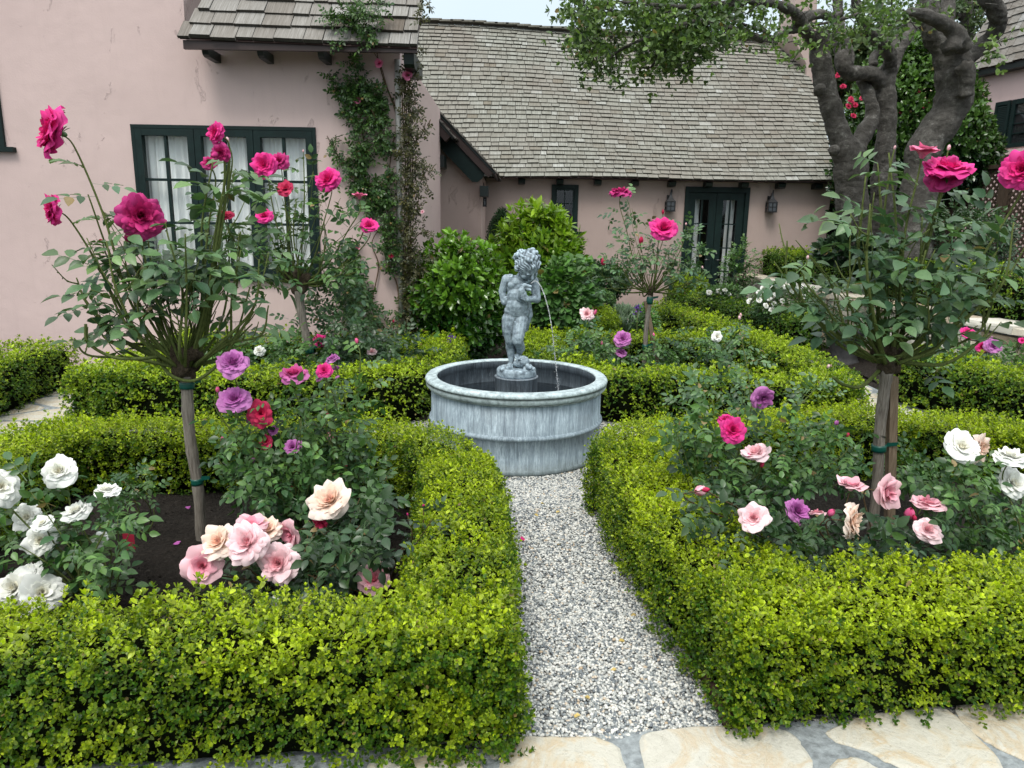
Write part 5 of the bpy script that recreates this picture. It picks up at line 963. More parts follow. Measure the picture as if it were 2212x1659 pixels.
tree_rose('slender standard rose with one round magenta bloom, before the cottage wall', 6.95, (1408, 880), (1405, 638), [(1330, 570), (1350, 540), (1380, 540), (1410, 530), (1440, 540), (1470, 550), (1490, 590), (1320, 610), (1500, 560), (1360, 590), (1450, 580), (1420, 560), (1390, 570), (1340, 600), (1470, 600)],
 [(1340, 415, 20, 'dark', 'u'), (1434, 495, 25, 'magenta', 'c'), (1303, 563, 11, 'crimson', 'ub'), (1385, 518, 10, 'crimson', 'ub'), (1432, 457, 6, 'crimson', 'ub'), (1517, 577, 5, 'pale', 'ub'), (1482, 483, 4, 'pale', 'ub')],
 [(1350, 450, 30, 30, 12), (1365, 500, 35, 30, 15), (1350, 560, 50, 40, 18), (1430, 560, 50, 40, 15), (1480, 530, 40, 50, 30), (1500, 580, 30, 40, 13), (1310, 610, 30, 30, 12), (1400, 590, 60, 30, 12)],
 'rose_leaf_blue', .13, .022, stake=(1.50, -.04, -.06, .02), bands=((1404, 645), (1404, 752)), knot=.05, cr=.007, cover=.65, slabel='pale square stake tied to the slender standard rose before the cottage')
tree_rose('large leafy standard rose on the near right, with dense blue-green foliage', None, (1880, 1175), (1915, 800), [(1750, 640), (1790, 600), (1850, 560), (1900, 520), (1950, 500), (2000, 540), (2060, 560), (2120, 580), (2180, 560, .1), (2150, 640), (2090, 660), (1720, 580), (1700, 520, 0), (1880, 440), (1920, 330, 0), (2000, 620), (1830, 660), (1960, 640), (2190, 480, -.1), (2140, 700), (1870, 380)],
 [(2048, 366, 40, 'magenta', 'u', -.05), (2040, 375, 34, 'dark', 'L', -.02), (1993, 333, 26, 'hot', 'u', -.04), (2208, 368, 36, 'magenta', 'L', -.1), (2050, 318, 7, 'pale', 'ub', 0), (1933, 318, 5, 'pale', 'ub', 0), (1745, 555, 6, 'pale', 'ub', -.1)],
 [(1800, 640, 90, 50, 4), (1900, 640, 110, 60, 17), (2000, 600, 120, 60, 13), (2100, 580, 90, 60, 9), (2160, 520, 60, 60, 5), (1950, 520, 70, 50, 5), (1900, 470, 50, 50, 2), (2050, 480, 80, 50, 5), (1760, 590, 60, 40, 1), (1905, 722, 68, 45, 3), (1980, 700, 90, 50, 3), (2080, 680, 70, 45, 1), (1900, 780, 70, 30, 1, .8), (1720, 530, 45, 30, 1), (1900, 370, 40, 40, 1), (2040, 420, 60, 30, 2), (1960, 790, 50, 40, 1)],
 'rose_leaf_blue', .20, .026, stake=(2.0, .035, -.03, .020), bands=((1898, 965),), knot=.07, cr=.009, cover=.55, sp=1.9, extra=[[(1900, 800, 0), (1860, 835, -.05), (1820, 830, -.08), (1800, 815, -.1)]], slabel='dark square stake standing tight against the trunk of the near right standard rose')
mb = MB(); a, b = gy(572, 1120, 3.05), gy(606, 1195, 2.9); d = b-a; tube(mb, bez([a-d*.6, a, b, b+d*1.2], 16), np.linspace(.012, .014, len(bez([a-d*.6, a, b, b+d*1.2], 16))), 8, wob=.08); tag(mb.build('dead_cane', 'knot'), 'dark dead cane leaning between the standard rose trunk and the cream roses', 'dead cane')
mb = MB(); c = gy(278, 1165, 2.95); box(mb, c, (.045, .003, .10), .3); tag(mb.build('plant_tag', 'pink_tag', None, False), 'bright pink plant tag hung low in the white rose bush at the left', 'plant tag')
mb = MB(); c = gz(1625, 1105); lathe(mb, [(.010, 0), (.010, .09), (.013, .092), (.013, .115), (.006, .118), (0, .118)], A([c[0]-.0, c[1]+.5, .02]), 12); tag(mb.build('sprinkler_head', 'white_pipe'), 'small pale sprinkler head standing in the near right bed', 'sprinkler')
# ------------------------------------------------------------ shrubs
def shrub(name, label, cat, Y, px, py, rx, ry, n, size, tmpl, mat, age_tone=.3, depth=.8, group=None, tip=.35, zmin=.03, shape=1., dark=.15, up=.3, stem=True, gl=None, lump=.14, jit=.1):
    c = gy(px, py, Y); X = rx/FOC*Y; Z = ry/FOC*Y; o = thing(name, label, cat, (c[0], Y, max(0, c[2]-Z)), group); v = unit(rn(n)); v[:, 1] = np.where((v[:, 1] > .3) & (R.uniform(0, 1, n) < .6), -v[:, 1], v[:, 1])
    k = 1+lump*vnoise(v, 4, sum(map(ord, label)) % 97)+lump*.6*vnoise(v, 9, 5); rad = R.uniform(0, 1, n)**.35*.55+.45; pos = c+v*A([X, X*depth, Z])*(k*rad)[:, None]
    if shape != 1.: h = np.clip((pos[:, 2]-(c[2]-Z))/(2*Z), 0, 1); pos[:, 0] = c[0]+(pos[:, 0]-c[0])*(1-h*(1-shape)*1.0)*1.2; pos[:, 1] = c[1]+(pos[:, 1]-c[1])*(1-h*(1-shape))
    ok = pos[:, 2] > zmin; pos, v, rad = pos[ok], v[ok], rad[ok]; n = len(pos); d = v*.8+rn(n, .5)+A([0, 0, up]); nn = rn(n, .4)+A([0, -.3, .9]); 
    mb = MB(); scatter(mb, tmpl, pos, d, nn, size*R.uniform(.65, 1.25, n), np.clip(age_tone+tip*(v[:, 2])*(rad > .75)-.15*(rad < .7)+R.normal(0, .15, n), 0, 1), jit); mb.build('foliage', mat, o)
    if stem:
        mb = MB(); b = A([c[0], Y, max(0, c[2]-Z-.05)])
        for i in range(9): e = c+unit(rn(1))[0]*A([X, X*depth, Z])*.8; e[2] = max(e[2], b[2]+.05); P = bez([b+rn(1, .03)[0]*A([1, 1, 0]), (b+e)/2+rn(1, .05)[0], e], 10); tube(mb, P, np.linspace(.014, .004, len(P)), 6)
        mb.build('stems', 'bark_dark', o)
    if gl:
        for kind, items in gl:
            for it in items: bloom(o, gy(it[0], it[1], Y-X*depth*.8), it[2]/FOC*Y, kind, A([R.normal(0, .3), -.8, .5]), False)
    return o
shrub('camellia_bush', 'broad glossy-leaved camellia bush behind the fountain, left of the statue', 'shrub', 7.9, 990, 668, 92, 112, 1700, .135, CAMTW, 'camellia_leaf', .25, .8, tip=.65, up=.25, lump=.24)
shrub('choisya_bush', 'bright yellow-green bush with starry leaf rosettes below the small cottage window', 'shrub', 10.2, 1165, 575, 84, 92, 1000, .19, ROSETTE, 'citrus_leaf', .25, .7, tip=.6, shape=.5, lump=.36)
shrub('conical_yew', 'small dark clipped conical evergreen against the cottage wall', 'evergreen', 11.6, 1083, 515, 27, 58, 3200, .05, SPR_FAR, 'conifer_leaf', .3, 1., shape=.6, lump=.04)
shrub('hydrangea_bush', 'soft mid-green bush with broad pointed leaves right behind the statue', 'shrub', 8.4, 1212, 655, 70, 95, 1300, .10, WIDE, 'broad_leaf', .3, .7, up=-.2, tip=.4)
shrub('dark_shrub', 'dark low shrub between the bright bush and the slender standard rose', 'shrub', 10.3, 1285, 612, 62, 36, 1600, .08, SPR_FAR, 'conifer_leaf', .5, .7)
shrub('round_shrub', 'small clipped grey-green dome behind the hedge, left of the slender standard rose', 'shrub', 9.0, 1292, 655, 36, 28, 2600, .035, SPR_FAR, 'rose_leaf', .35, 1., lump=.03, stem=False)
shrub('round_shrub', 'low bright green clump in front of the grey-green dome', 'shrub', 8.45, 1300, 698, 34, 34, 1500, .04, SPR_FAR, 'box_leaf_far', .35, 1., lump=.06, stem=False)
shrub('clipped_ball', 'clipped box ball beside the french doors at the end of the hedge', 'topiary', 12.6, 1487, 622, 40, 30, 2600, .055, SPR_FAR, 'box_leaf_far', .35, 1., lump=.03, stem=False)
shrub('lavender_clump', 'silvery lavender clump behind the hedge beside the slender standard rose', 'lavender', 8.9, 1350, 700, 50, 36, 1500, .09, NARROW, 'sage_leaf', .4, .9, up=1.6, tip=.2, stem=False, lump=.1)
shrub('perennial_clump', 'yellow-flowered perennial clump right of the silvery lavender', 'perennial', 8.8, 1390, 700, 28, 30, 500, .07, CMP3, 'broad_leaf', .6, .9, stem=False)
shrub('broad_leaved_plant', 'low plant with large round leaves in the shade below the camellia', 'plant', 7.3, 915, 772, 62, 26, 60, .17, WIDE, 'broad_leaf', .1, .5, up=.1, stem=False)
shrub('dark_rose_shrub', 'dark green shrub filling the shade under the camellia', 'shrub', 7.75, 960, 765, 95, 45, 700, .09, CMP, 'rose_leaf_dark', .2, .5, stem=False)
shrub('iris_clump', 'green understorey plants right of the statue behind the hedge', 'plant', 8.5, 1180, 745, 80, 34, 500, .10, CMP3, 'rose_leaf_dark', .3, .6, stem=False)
for k, (px, py) in enumerate(((975, 735), (1378, 668))):
    c = gy(px, py, 7.2 if k == 0 else 8.3); o = thing('purple_flower_spike', ['small purple flower spike under the camellia bush', 'small purple lavender spike beside the slender standard rose'][k], 'flower', (c[0], c[1], 0)); mb = MB(); tube(mb, [(c[0], c[1], 0), c+A([0, 0, .05])], .004, 5); mb.build('stem', 'straw_stem', o)
    mb = MB(); n = 40; p = c+rn(n)*A([.02, .02, .045]); scatter(mb, ONE, p, rn(n), rn(n), .03, np.full(n, .3)); mb.build('florets', 'p_purple', o)
wr = shrub('shrub_rose', 'mound of small white shrub roses in front of the stone retaining wall', 'rose bush', 9.6, 1700, 665, 75, 45, 1300, .075, CMP, 'rose_leaf', .3, .7, gl=[('white', [(1649, 624, 7), (1640, 632, 6), (1668, 622, 7), (1685, 612, 8), (1700, 615, 9), (1712, 625, 8), (1718, 606, 8), (1675, 632, 7), (1695, 630, 6), (1640, 648, 6), (1655, 660, 6), (1662, 645, 5), (1668, 668, 6), (1672, 655, 5), (1726, 618, 7), (1706, 600, 7), (1655, 612, 6), (1735, 640, 6), (1690, 650, 5), (1620, 650, 6)])])
shrub('shrub_rose', 'low rose shrub with a few white blooms at the foot of the stone wall end', 'rose bush', 11.4, 1560, 640, 42, 20, 500, .08, CMP, 'rose_leaf', .3, .7, gl=[('white', [(1532, 632, 6), (1552, 628, 5), (1566, 627, 5), (1575, 636, 4)])])
shrub('climbing_rose', 'loose bronze-tinged rose rambling over the end of the stone wall by the french doors', 'climbing rose', 12.9, 1592, 590, 30, 50, 300, .12, CMP, 'rose_leaf', .45, .6, lump=.3)
shrub('dark_foliage_plant', 'clump of dark bluish leaves at the foot of the oak trees', 'plant', 10.2, 1832, 540, 66, 26, 500, .12, WIDE, 'dark_leaf', .4, .6, stem=False)
shrub('fern_clump', 'leafy undergrowth between the oak trunks and the lattice fence', 'plant', 9.6, 2050, 530, 130, 70, 1300, .11, CMP, 'rose_leaf_dark', .35, .6, group=None)
shrub('ivy_mass', 'dark ivy-covered bank between the cottage corner and the oak trunk', 'ivy', 14.9, 1822, 470, 42, 95, 1500, .14, CMP3, 'dark_leaf', .5, .5)
# urn
uc = gz(1820, 787); uc = A([uc[0], uc[1], 0]); uo = thing('garden_urn', 'dark clay urn at the end of the shadowed hedge by the stone path', 'urn', uc); mb = MB()
lathe(mb, [(.0, .0), (.20, .0), (.205, .03), (.17, .06), (.15, .10), (.17, .22), (.20, .34), (.235, .40), (.24, .43), (.215, .44), (.20, .41), (0, .39)], uc, 40); mb.build('pot', 'urn_clay', uo); mb = MB(); lathe(mb, [(.0, .395), (.2, .40)], uc, 24); mb.build('potting_soil', 'soil', uo)
mb = MB(); n = 160; v = unit(rn(n)); scatter(mb, CMP, uc+A([0, 0, .52])+v*A([.24, .24, .16]), v*.8+rn(n, .4), rn(n, .4)+A([0, 0, 1.]), .12, np.full(n, .3)); o = mb.build('plant', 'rose_leaf_dark', None); tag(o, 'dark leafy plant growing in the clay urn', 'plant')
# ------------------------------------------------------------ oaks
def zo(X, Y, D): return gy(1636.9+X*.2667, Y*.2667, D)
def oak(label, limbs, D, base, vox=.022):
    mb = MB(); o = thing('oak_tree', label, 'tree', (base[0], base[1], .7), 'gnarled oak trees beside the cottage')
    for L_ in limbs:
        P = A([zo(x, y, D+(dd if True else 0)) for x, y, r, dd in L_]); r = A([q_[2]*.2667/FOC*D for q_ in L_])
        Q = bez(np.c_[P, r], max(24, 8*len(L_))); pr = Q[:, :3]; rr = Q[:, 3]; pr = pr+np.c_[vnoise(pr, 5, 1), vnoise(pr, 5, 2), 0*rr]*(rr*.07)[:, None]
        tube(mb, pr, rr*(1+.05*np.sin(np.arange(len(rr))*.55+R.uniform(0, 6))), 12, wob=.02)
        for k in range(len(pr)//12): i = R.integers(0, len(pr)); a = R.uniform(0, 6.28); ell(mb, pr[i]+A([math.cos(a), -abs(math.sin(a)), 0])*rr[i]*.75, A([1, 1, 1.3])*rr[i]*R.uniform(.2, .4), seg=8)
    remeshed(mb, 'trunk', vox, 2, 'oak_bark', o, lambda c, n: vnoise(c, 5, 3)*.014+vnoise(c, 19, 5)*.006+vnoise(c*A([1, 1, 2.2]), 45, 6)*.004)
    return o
D1, D2, D3 = 10.4, 10.9, 9.4
o1 = oak('left oak trunk forking low in front of the cottage corner', [[(775, 2100, 120, 0), (770, 1660, 118, 0), (755, 1450, 122, 0), (735, 1300, 118, 0), (690, 1180, 98, 0), (650, 1080, 80, 0), (610, 950, 76, 0), (575, 820, 76, 0), (540, 690, 75, 0), (512, 550, 70, 0), (490, 420, 66, 0), (490, 320, 62, 0)],
 [(495, 360, 60, 0), (520, 290, 50, 0), (550, 250, 40, .1)], [(480, 340, 58, 0), (400, 270, 44, -.2), (345, 200, 38, -.4), (325, 130, 36, -.6), (250, 70, 32, -.8), (120, 22, 24, -1.1), (0, 12, 18, -1.4), (-250, -10, 12, -1.8)], [(340, 150, 36, -.4), (430, 130, 32, -.3), (520, 115, 30, -.2), (600, 140, 26, 0), (700, 100, 16, 0)],
 [(350, 235, 30, -.3), (260, 245, 20, -.5), (200, 280, 22, -.6), (150, 315, 19, -.7), (90, 290, 13, -.8), (40, 250, 10, -.9), (-60, 215, 8, -1.1), (-200, 160, 6, -1.3)], [(750, 1330, 90, 0), (810, 1180, 66, .1), (870, 1060, 58, .2), (925, 940, 48, .3), (915, 820, 40, .3), (870, 710, 36, .4), (830, 640, 28, .4)], [(505, 720, 40, -.25), (490, 740, 40, -.35)], [(620, 1215, 40, -.3), (618, 1218, 30, -.4)]], D1, zo(775, 2100, D1))
o2 = oak('middle oak trunk with a curling low branch and three upper limbs', [[(1020, 2100, 95, 0), (1015, 1660, 90, 0), (1020, 1450, 88, 0), (1025, 1250, 72, 0), (1040, 1050, 66, 0), (1045, 900, 74, 0), (1040, 760, 76, 0), (1040, 640, 80, 0), (1060, 550, 72, 0)], [(1020, 680, 60, 0), (930, 600, 46, -.2), (830, 590, 40, -.3), (740, 590, 42, -.4), (690, 520, 46, -.4), (690, 420, 52, -.3), (670, 320, 46, -.2), (660, 220, 40, -.1), (650, 60, 34, 0), (640, -80, 30, 0)],
 [(1060, 600, 62, 0), (1085, 470, 46, -.2), (1030, 370, 44, -.3), (940, 290, 42, -.4), (870, 200, 38, -.5), (810, 80, 36, -.6), (785, -60, 34, -.7)], [(1070, 600, 60, 0), (1120, 430, 62, .1), (1190, 300, 66, .2), (1270, 170, 66, .3), (1340, 60, 60, .4), (1370, -80, 56, .5)], [(1020, 360, 34, -.1), (1010, 200, 40, .1), (985, 60, 34, .2), (970, -80, 30, .2)], [(940, 540, 30, .2), (940, 460, 34, .3), (1000, 400, 30, .3)], [(740, 540, 26, -.2), (745, 430, 24, 0), (740, 360, 20, .1)]], D2, zo(1020, 2100, D2))
o3 = oak('right oak, the thickest trunk, leaning right and bent like an elbow', [[(1240, 2100, 150, 0), (1270, 1700, 140, 0), (1310, 1400, 120, 0), (1350, 1220, 128, 0), (1440, 1070, 130, 0), (1530, 940, 130, 0), (1590, 810, 138, 0), (1605, 660, 140, 0), (1590, 520, 140, 0), (1540, 400, 118, 0), (1460, 290, 96, 0), (1400, 180, 84, 0), (1390, 60, 80, 0), (1400, -90, 76, 0)],
 [(1600, 500, 90, 0), (1700, 450, 84, .05), (1800, 390, 76, .1), (1900, 290, 66, 0), (1945, 190, 64, -.1), (1925, 90, 66, -.2), (1860, -20, 62, -.3), (1830, -100, 60, -.3)], [(1680, 400, 66, -.3), (1620, 280, 56, -.4), (1520, 200, 50, -.5), (1420, 150, 44, -.6), (1320, 110, 40, -.7), (1230, 90, 30, -.8)], [(1500, 320, 60, .3), (1530, 180, 58, .4), (1540, 40, 58, .5), (1550, -90, 56, .5)], [(1660, 520, 60, -.35), (1700, 640, 60, -.3), (1680, 780, 60, -.25)], [(1560, 340, 70, -.4), (1580, 420, 60, -.45)]], D3, zo(1240, 2100, D3))
# canopy of the oaks: twigs and leaf clusters
def canopy(o, items, twigs, D, n_mult=1.):
    mb, tw = MB(), MB()
    for X, Y, rx, ry, n in items:
        c = gy(1106+X/2, Y/2, D); ncl = max(3, int(n*n_mult/9)); a = R.uniform(0, 6.28, ncl); r = R.uniform(0, 1, ncl)**.5; dd = D+R.normal(0, .35, ncl)
        ctr = A([gy(1106+(X+math.cos(t)*q_*rx)/2, (Y+math.sin(t)*q_*ry)/2, dz) for t, q_, dz in zip(a, r, dd)])
        for e in ctr:
            k = int(R.integers(3, 9)); sp = R.uniform(.05, .11); p = e+rn(k, sp); P = bez([c+rn(1, .08)[0], (c+e)/2+rn(1, .05)[0], e], 7); tube(tw, P, np.linspace(.006, .002, len(P)), 4)
            v = unit(p-e); scatter(mb, OAKT, p, v+rn(k, .5)+A([0, 0, .1]), rn(k, .5)+A([0, 0, .8]), R.uniform(.09, .14, k), np.clip(.42+R.normal(0, .2, k)+.2*R.normal(), 0, 1), .12)
    for t in twigs:
        P = bez([gy(1106+x/2, y/2, D+dz) for x, y, r, dz in t], 30); tube(tw, P, np.interp(np.linspace(0, 1, len(P)), np.linspace(0, 1, len(t)), [q_[2]/2/FOC*D for q_ in t]), 7, wob=.05)
    mb.build('crown', 'oak_leaf', o); tw.build('twigs', 'oak_bark', o)
OAKT = sprig(2, .62, T_leaf(.52, .12, .1), .9, 2)
canopy(o1, [(300, 20, 60, 40, 260), (290, 70, 45, 40, 150), (330, 130, 50, 40, 180), (345, 190, 50, 40, 200), (370, 250, 40, 35, 150), (390, 285, 30, 20, 60), (470, 280, 35, 30, 90), (450, 160, 60, 30, 90), (430, 30, 60, 35, 150), (520, 40, 60, 45, 240), (600, 30, 60, 50, 260), (680, 50, 80, 60, 420), (760, 90, 70, 70, 420), (700, 150, 80, 60, 420), (660, 220, 60, 50, 260), (720, 260, 50, 45, 220), (790, 200, 50, 60, 220), (840, 140, 60, 60, 240), (830, 60, 70, 50, 260), (900, 50, 70, 50, 260), (560, 230, 50, 30, 100), (540, 270, 40, 20, 70), (900, 130, 40, 50, 110), (970, 70, 70, 40, 160), (1040, 30, 60, 30, 110), (880, 200, 40, 35, 60), (1080, 140, 35, 30, 60), (1120, 190, 30, 15, 40), (1020, 180, 30, 20, 30), (1250, 200, 14, 45, 26), (640, 290, 40, 22, 70), (560, 120, 50, 40, 110)],
 [[(1080, 170, 16, .3), (1000, 140, 12, 0), (900, 110, 10, -.2), (800, 90, 8, -.3), (700, 120, 7, -.3), (620, 150, 7, -.2), (540, 180, 6, -.2), (460, 220, 6, 0), (410, 260, 5, 0)], [(1000, 10, 14, 0), (880, 20, 12, -.2), (760, 30, 9, -.3), (600, 20, 7, -.3), (450, 10, 6, -.2), (320, 30, 5, 0)], [(700, 60, 7, -.2), (680, 150, 6, -.2), (660, 240, 4, -.1)], [(850, 90, 8, -.2), (800, 190, 6, -.1), (740, 260, 4, 0)], [(440, 30, 5, 0), (380, 100, 5, 0), (350, 200, 4, 0), (370, 270, 3, 0)], [(640, 220, 5, 0), (600, 290, 4, 0), (540, 290, 3, 0)]], 8.8, .48)
canopy(o2, [(1400, 60, 60, 45, 190), (1480, 110, 50, 40, 130), (1330, 100, 60, 45, 170), (1540, 40, 60, 35, 150), (1250, 60, 60, 40, 130), (1600, 90, 40, 40, 80), (1380, 140, 50, 25, 80), (1180, 20, 60, 25, 110), (1490, 20, 60, 25, 110)], [[(1500, 60, 8, 0), (1400, 90, 6, 0), (1300, 110, 4, 0)]], 9.6, .26)
canopy(o3, [(1640, 60, 60, 45, 200), (1700, 110, 50, 35, 120), (1760, 70, 50, 30, 90), (1650, 130, 50, 25, 90), (1600, 20, 60, 25, 120), (2040, 40, 40, 30, 40), (2080, 195, 20, 14, 16)], [[(1700, 50, 8, 0), (1650, 100, 5, 0), (1600, 120, 4, 0)]], 8.9, .3)
# camellia tree with red flowers
ct = shrub('camellia_tree', 'dense dark camellia tree dotted with red flowers behind the oak trunks', 'tree', 13.6, 1960, 330, 135, 205, 5200, .17, CAMTW, 'dark_camellia', .3, .6, tip=.6, lump=.12, zmin=.8,
 gl=[('crimson', [(1795+X*.2667-158, Y*.2667, 5) for X, Y in ((650, 610), (755, 805), (850, 790), (735, 860), (790, 850), (775, 940), (1160, 910), (1180, 930), (1215, 925), (1295, 740), (1265, 775), (1270, 855), (1345, 865), (1365, 850), (1380, 905), (760, 820), (1290, 860), (690, 700))])])
shrub('camellia_tree', 'round dark camellia lobe below the right house, beside the shutter', 'tree', 12.6, 2072, 330, 62, 82, 1700, .16, CAMTW, 'dark_camellia', .3, .7, tip=.5, zmin=.8)
shrub('background_tree', 'pale green tree top showing between the oak limbs above the camellia', 'tree', 17.5, 1850, 150, 85, 42, 900, .32, CAMTW, 'cypress_leaf', .6, .7, stem=False)
shrub('background_tree', 'shaded evergreen showing through the gap between the oak trunks', 'tree', 15.5, 1880, 430, 110, 130, 2200, .2, CAMTW, 'dark_leaf', .2, .5)
cy_ = thing('monterey_cypress', 'airy cypress with thin bare arching branches behind the oak trunks', 'tree', (*gy(2100, 300, 21)[:2], 0)); mb = MB(); lf = MB()
base = gy(2105, 330, 21); base[2] = 0; tube(mb, bez([base, gy(2100, 200, 21), gy(2090, 60, 21), gy(2085, -60, 21)], 20), .16, 8)
for pts in [[(2100, 210), (2060, 185), (2010, 165), (1960, 172)], [(2100, 170), (2060, 135), (2000, 125), (1955, 135)], [(2100, 130), (2050, 95), (1990, 95), (1950, 80)], [(2095, 90), (2130, 60), (2160, 50)], [(2100, 150), (2130, 120), (2165, 100)], [(2090, 50), (2040, 20), (1990, 30)], [(2100, 190), (2080, 150), (2050, 110), (2040, 60)], [(2095, 40), (2120, 10), (2150, 0)]]:
    P = bez([gy(x, y, 21+R.normal(0, .3)) for x, y in pts], 20); tube(mb, P, np.linspace(.07, .02, len(P)), 6)
    for i in range(3, len(P)): 
        k = int(R.integers(5, 22)); scatter(lf, SPR_FAR, P[i]+A([0, 0, .12])+rn(k)*A([.35, .3, .12]), rn(k, .5)+A([0, 0, .4]), rn(k), R.uniform(.12, .26, k), np.clip(R.normal(.4, .25, k), 0, 1))
mb.build('trunk', 'oak_bark', cy_); lf.build('crown', 'cypress_leaf', cy_)
# cream wall seen beyond
c = gy(2010, 210, 19.5); mb = MB(); V = [(gy(x, y, 19.5)[0], gy(x, y, 19.5)[2]) for x, y in ((1978, 420), (1980, 200), (1988, 175), (2000, 166), (2040, 168), (2060, 175), (2062, 420))]; prism(mb, V, 1, 19.5, 20.2); tag(mb.build('stucco_chimney', 'cream_stucco'), 'cream stucco chimney stack glimpsed behind the camellia tree', 'chimney')
# ------------------------------------------------------------ right-hand house in its own vertical plane
pa = gy(2106, 157, 15.6); pb = gy(2212, 133, 15.6); k = (pa[2]-EYE)/(pb[2]-EYE); pb = gy(2212, 133, 15.6*k); hd = unit(A([pb[0]-pa[0], pb[1]-pa[1], 0])); hn = A([hd[1], -hd[0], 0]); hn = hn if hn[1] < 0 else -hn
def hp(px, py):
    d = ray(px, py); t = np.dot(pa-A([0, 0, EYE]), hn)/np.dot(d, hn); p = A([0, 0, EYE])+d*t; return np.dot(p-pa, hd), p[2]
def hw(s, z, out=0.): return A([pa[0], pa[1], 0])+hd*s+hn*out+A([0, 0, z])
def hbox(mb, s0, s1, z0, z1, o0, o1, T=None, lean=0.):
    V = [hw(s, z, o) for z in (z0, z1) for s, o in ((s0, o0), (s1, o0), (s1, o1), (s0, o1))]; return mb.add(A(V), A([[0, 3, 2, 1], [4, 5, 6, 7], [0, 1, 5, 4], [1, 2, 6, 5], [2, 3, 7, 6], [3, 0, 4, 7]]), T)
rh = thing('pink_house', 'pink stucco house at the right edge, with a grey shingle roof and a louvred shutter', 'house', (*hw(1, 0)[:2], 0)); ez2 = pa[2]; s0 = -.25
mb = MB(); hbox(mb, s0, 6, -.1, ez2+.05, -2, 0); mb.build('wall', 'pink_stucco_right', rh, False); mb = MB(); hbox(mb, s0-.1, 6, ez2-.13, ez2-.02, -.2, .22); mb.build('eave', 'dark_green_paint', rh, False)
def froof2(s, v): return hw(s, ez2-.02+v*3.4, .26-v*1.3)
lx = lambda v: s0-.12+v*1.35
mb = MB(); shingle_roof(mb, froof2, 22, .17, .16, seed=12, wob=.01, thick=.018, xr=lambda v: (lx(v), 6)); mb.build('roof', 'shingle_grey', rh, False)
mb = MB(); mb.add([froof2(lx(0), 0)-hn*.02, froof2(6, 0)-hn*.02, froof2(6, 1)-hn*.02, froof2(lx(1), 1)-hn*.02], [[0, 1, 2, 3]]); mb.build('roof_deck', 'brown_paint', rh, False)
a0, zt = hp(2157, 222); a1, zb = hp(2140, 324); b0, _ = hp(2191, 212); b1, _ = hp(2170, 324); sA, sB = (a0+a1)/2, (b0+b1)/2
mb = MB(); hbox(mb, sA, sA+.05, zb, zt, .02, .06); hbox(mb, sB-.05, sB, zb, zt, .02, .06); hbox(mb, sA+.05, sB-.05, zt-.07, zt, .022, .058); hbox(mb, sA+.05, sB-.05, zb, zb+.07, .022, .058); hbox(mb, sA+.05, sB-.05, zb+.07, zt-.07, .02, .026)
sh = mb.build('shutter', 'green_paint', rh, False); mb = MB(); nl = 22
for i in range(nl):
    z = zb+.075+(zt-zb-.15)*(i+.5)/nl; V = [hw(sA+.05, z-.018, .054), hw(sB-.05, z-.018, .054), hw(sB-.05, z+.018, .030), hw(sA+.05, z+.018, .030)]; V += [p-A([0, 0, .008]) for p in V]; mb.add(A(V), A([[0, 1, 2, 3], [7, 6, 5, 4], [0, 4, 5, 1], [3, 2, 6, 7]]))
mb.build('louvres', 'green_paint', sh, False)
mb = MB(); hbox(mb, sB+.02, sB+.10, zb, zt, -.01, .04); hbox(mb, sB+1.2, sB+1.28, zb, zt, -.01, .04); hbox(mb, sB+.1, sB+1.2, zt-.09, zt, -.01, .038); hbox(mb, sB+.1, sB+1.2, zb, zb+.08, -.01, .038); wf = mb.build('window', 'green_paint', rh, False)
mb = MB(); 
for f in (.33, .66): hbox(mb, sB+.1+1.1*f-.012, sB+.1+1.1*f+.012, zb+.08, zt-.09, .008, .03)
for f in (.25, .5, .75): z = zb+.08+(zt-zb-.17)*f; hbox(mb, sB+.1, sB+1.2, z-.01, z+.01, .006, .028)
mb.build('muntins', 'green_paint', wf, False); mb = MB(); hbox(mb, sB+.1, sB+1.2, zb+.08, zt-.09, .0, .004); mb.build('pane', 'dark_glass', wf, False)
mb = MB(); hbox(mb, sB-.05, sB+1.5, zb-.13, zb-.04, 0, .1); mb.build('sill', 'pink_stucco_right', rh, False)
# lattice fence in front of it
fa = gy(2088, 372, 12.6); k2 = 12.6/15.6; fd, fn_ = hd, hn
def fp(px, py):
    d = ray(px, py); t = np.dot(fa-A([0, 0, EYE]), fn_)/np.dot(d, fn_); p = A([0, 0, EYE])+d*t; return np.dot(p-fa, fd), p[2]
def fw(s, z, o=0.): return A([fa[0], fa[1], 0])+fd*s+fn_*o+A([0, 0, z])
lo_ = thing('lattice_fence', 'dark brown diagonal lattice fence with square capped posts below the right house', 'fence', (*fw(0, 0)[:2], .7)); z0, z1 = .72, fp(2100, 366)[1]; s0f, s1f = -1.4, 2.6
def fbox(mb, s0, s1, z0, z1, o0, o1): V = [fw(s, z, o) for z in (z0, z1) for s, o in ((s0, o0), (s1, o0), (s1, o1), (s0, o1))]; mb.add(A(V), A([[0, 3, 2, 1], [4, 5, 6, 7], [0, 1, 5, 4], [1, 2, 6, 5], [2, 3, 7, 6], [3, 0, 4, 7]]))
mb = MB(); fbox(mb, s0f, s1f, z1-.02, z1+.04, -.04, .04); mb.build('rail', 'fence_wood', lo_, False); mb = MB(); fbox(mb, s0f, s1f, z0, z0+.09, -.03, .03); mb.build('rail', 'fence_wood', lo_, False)
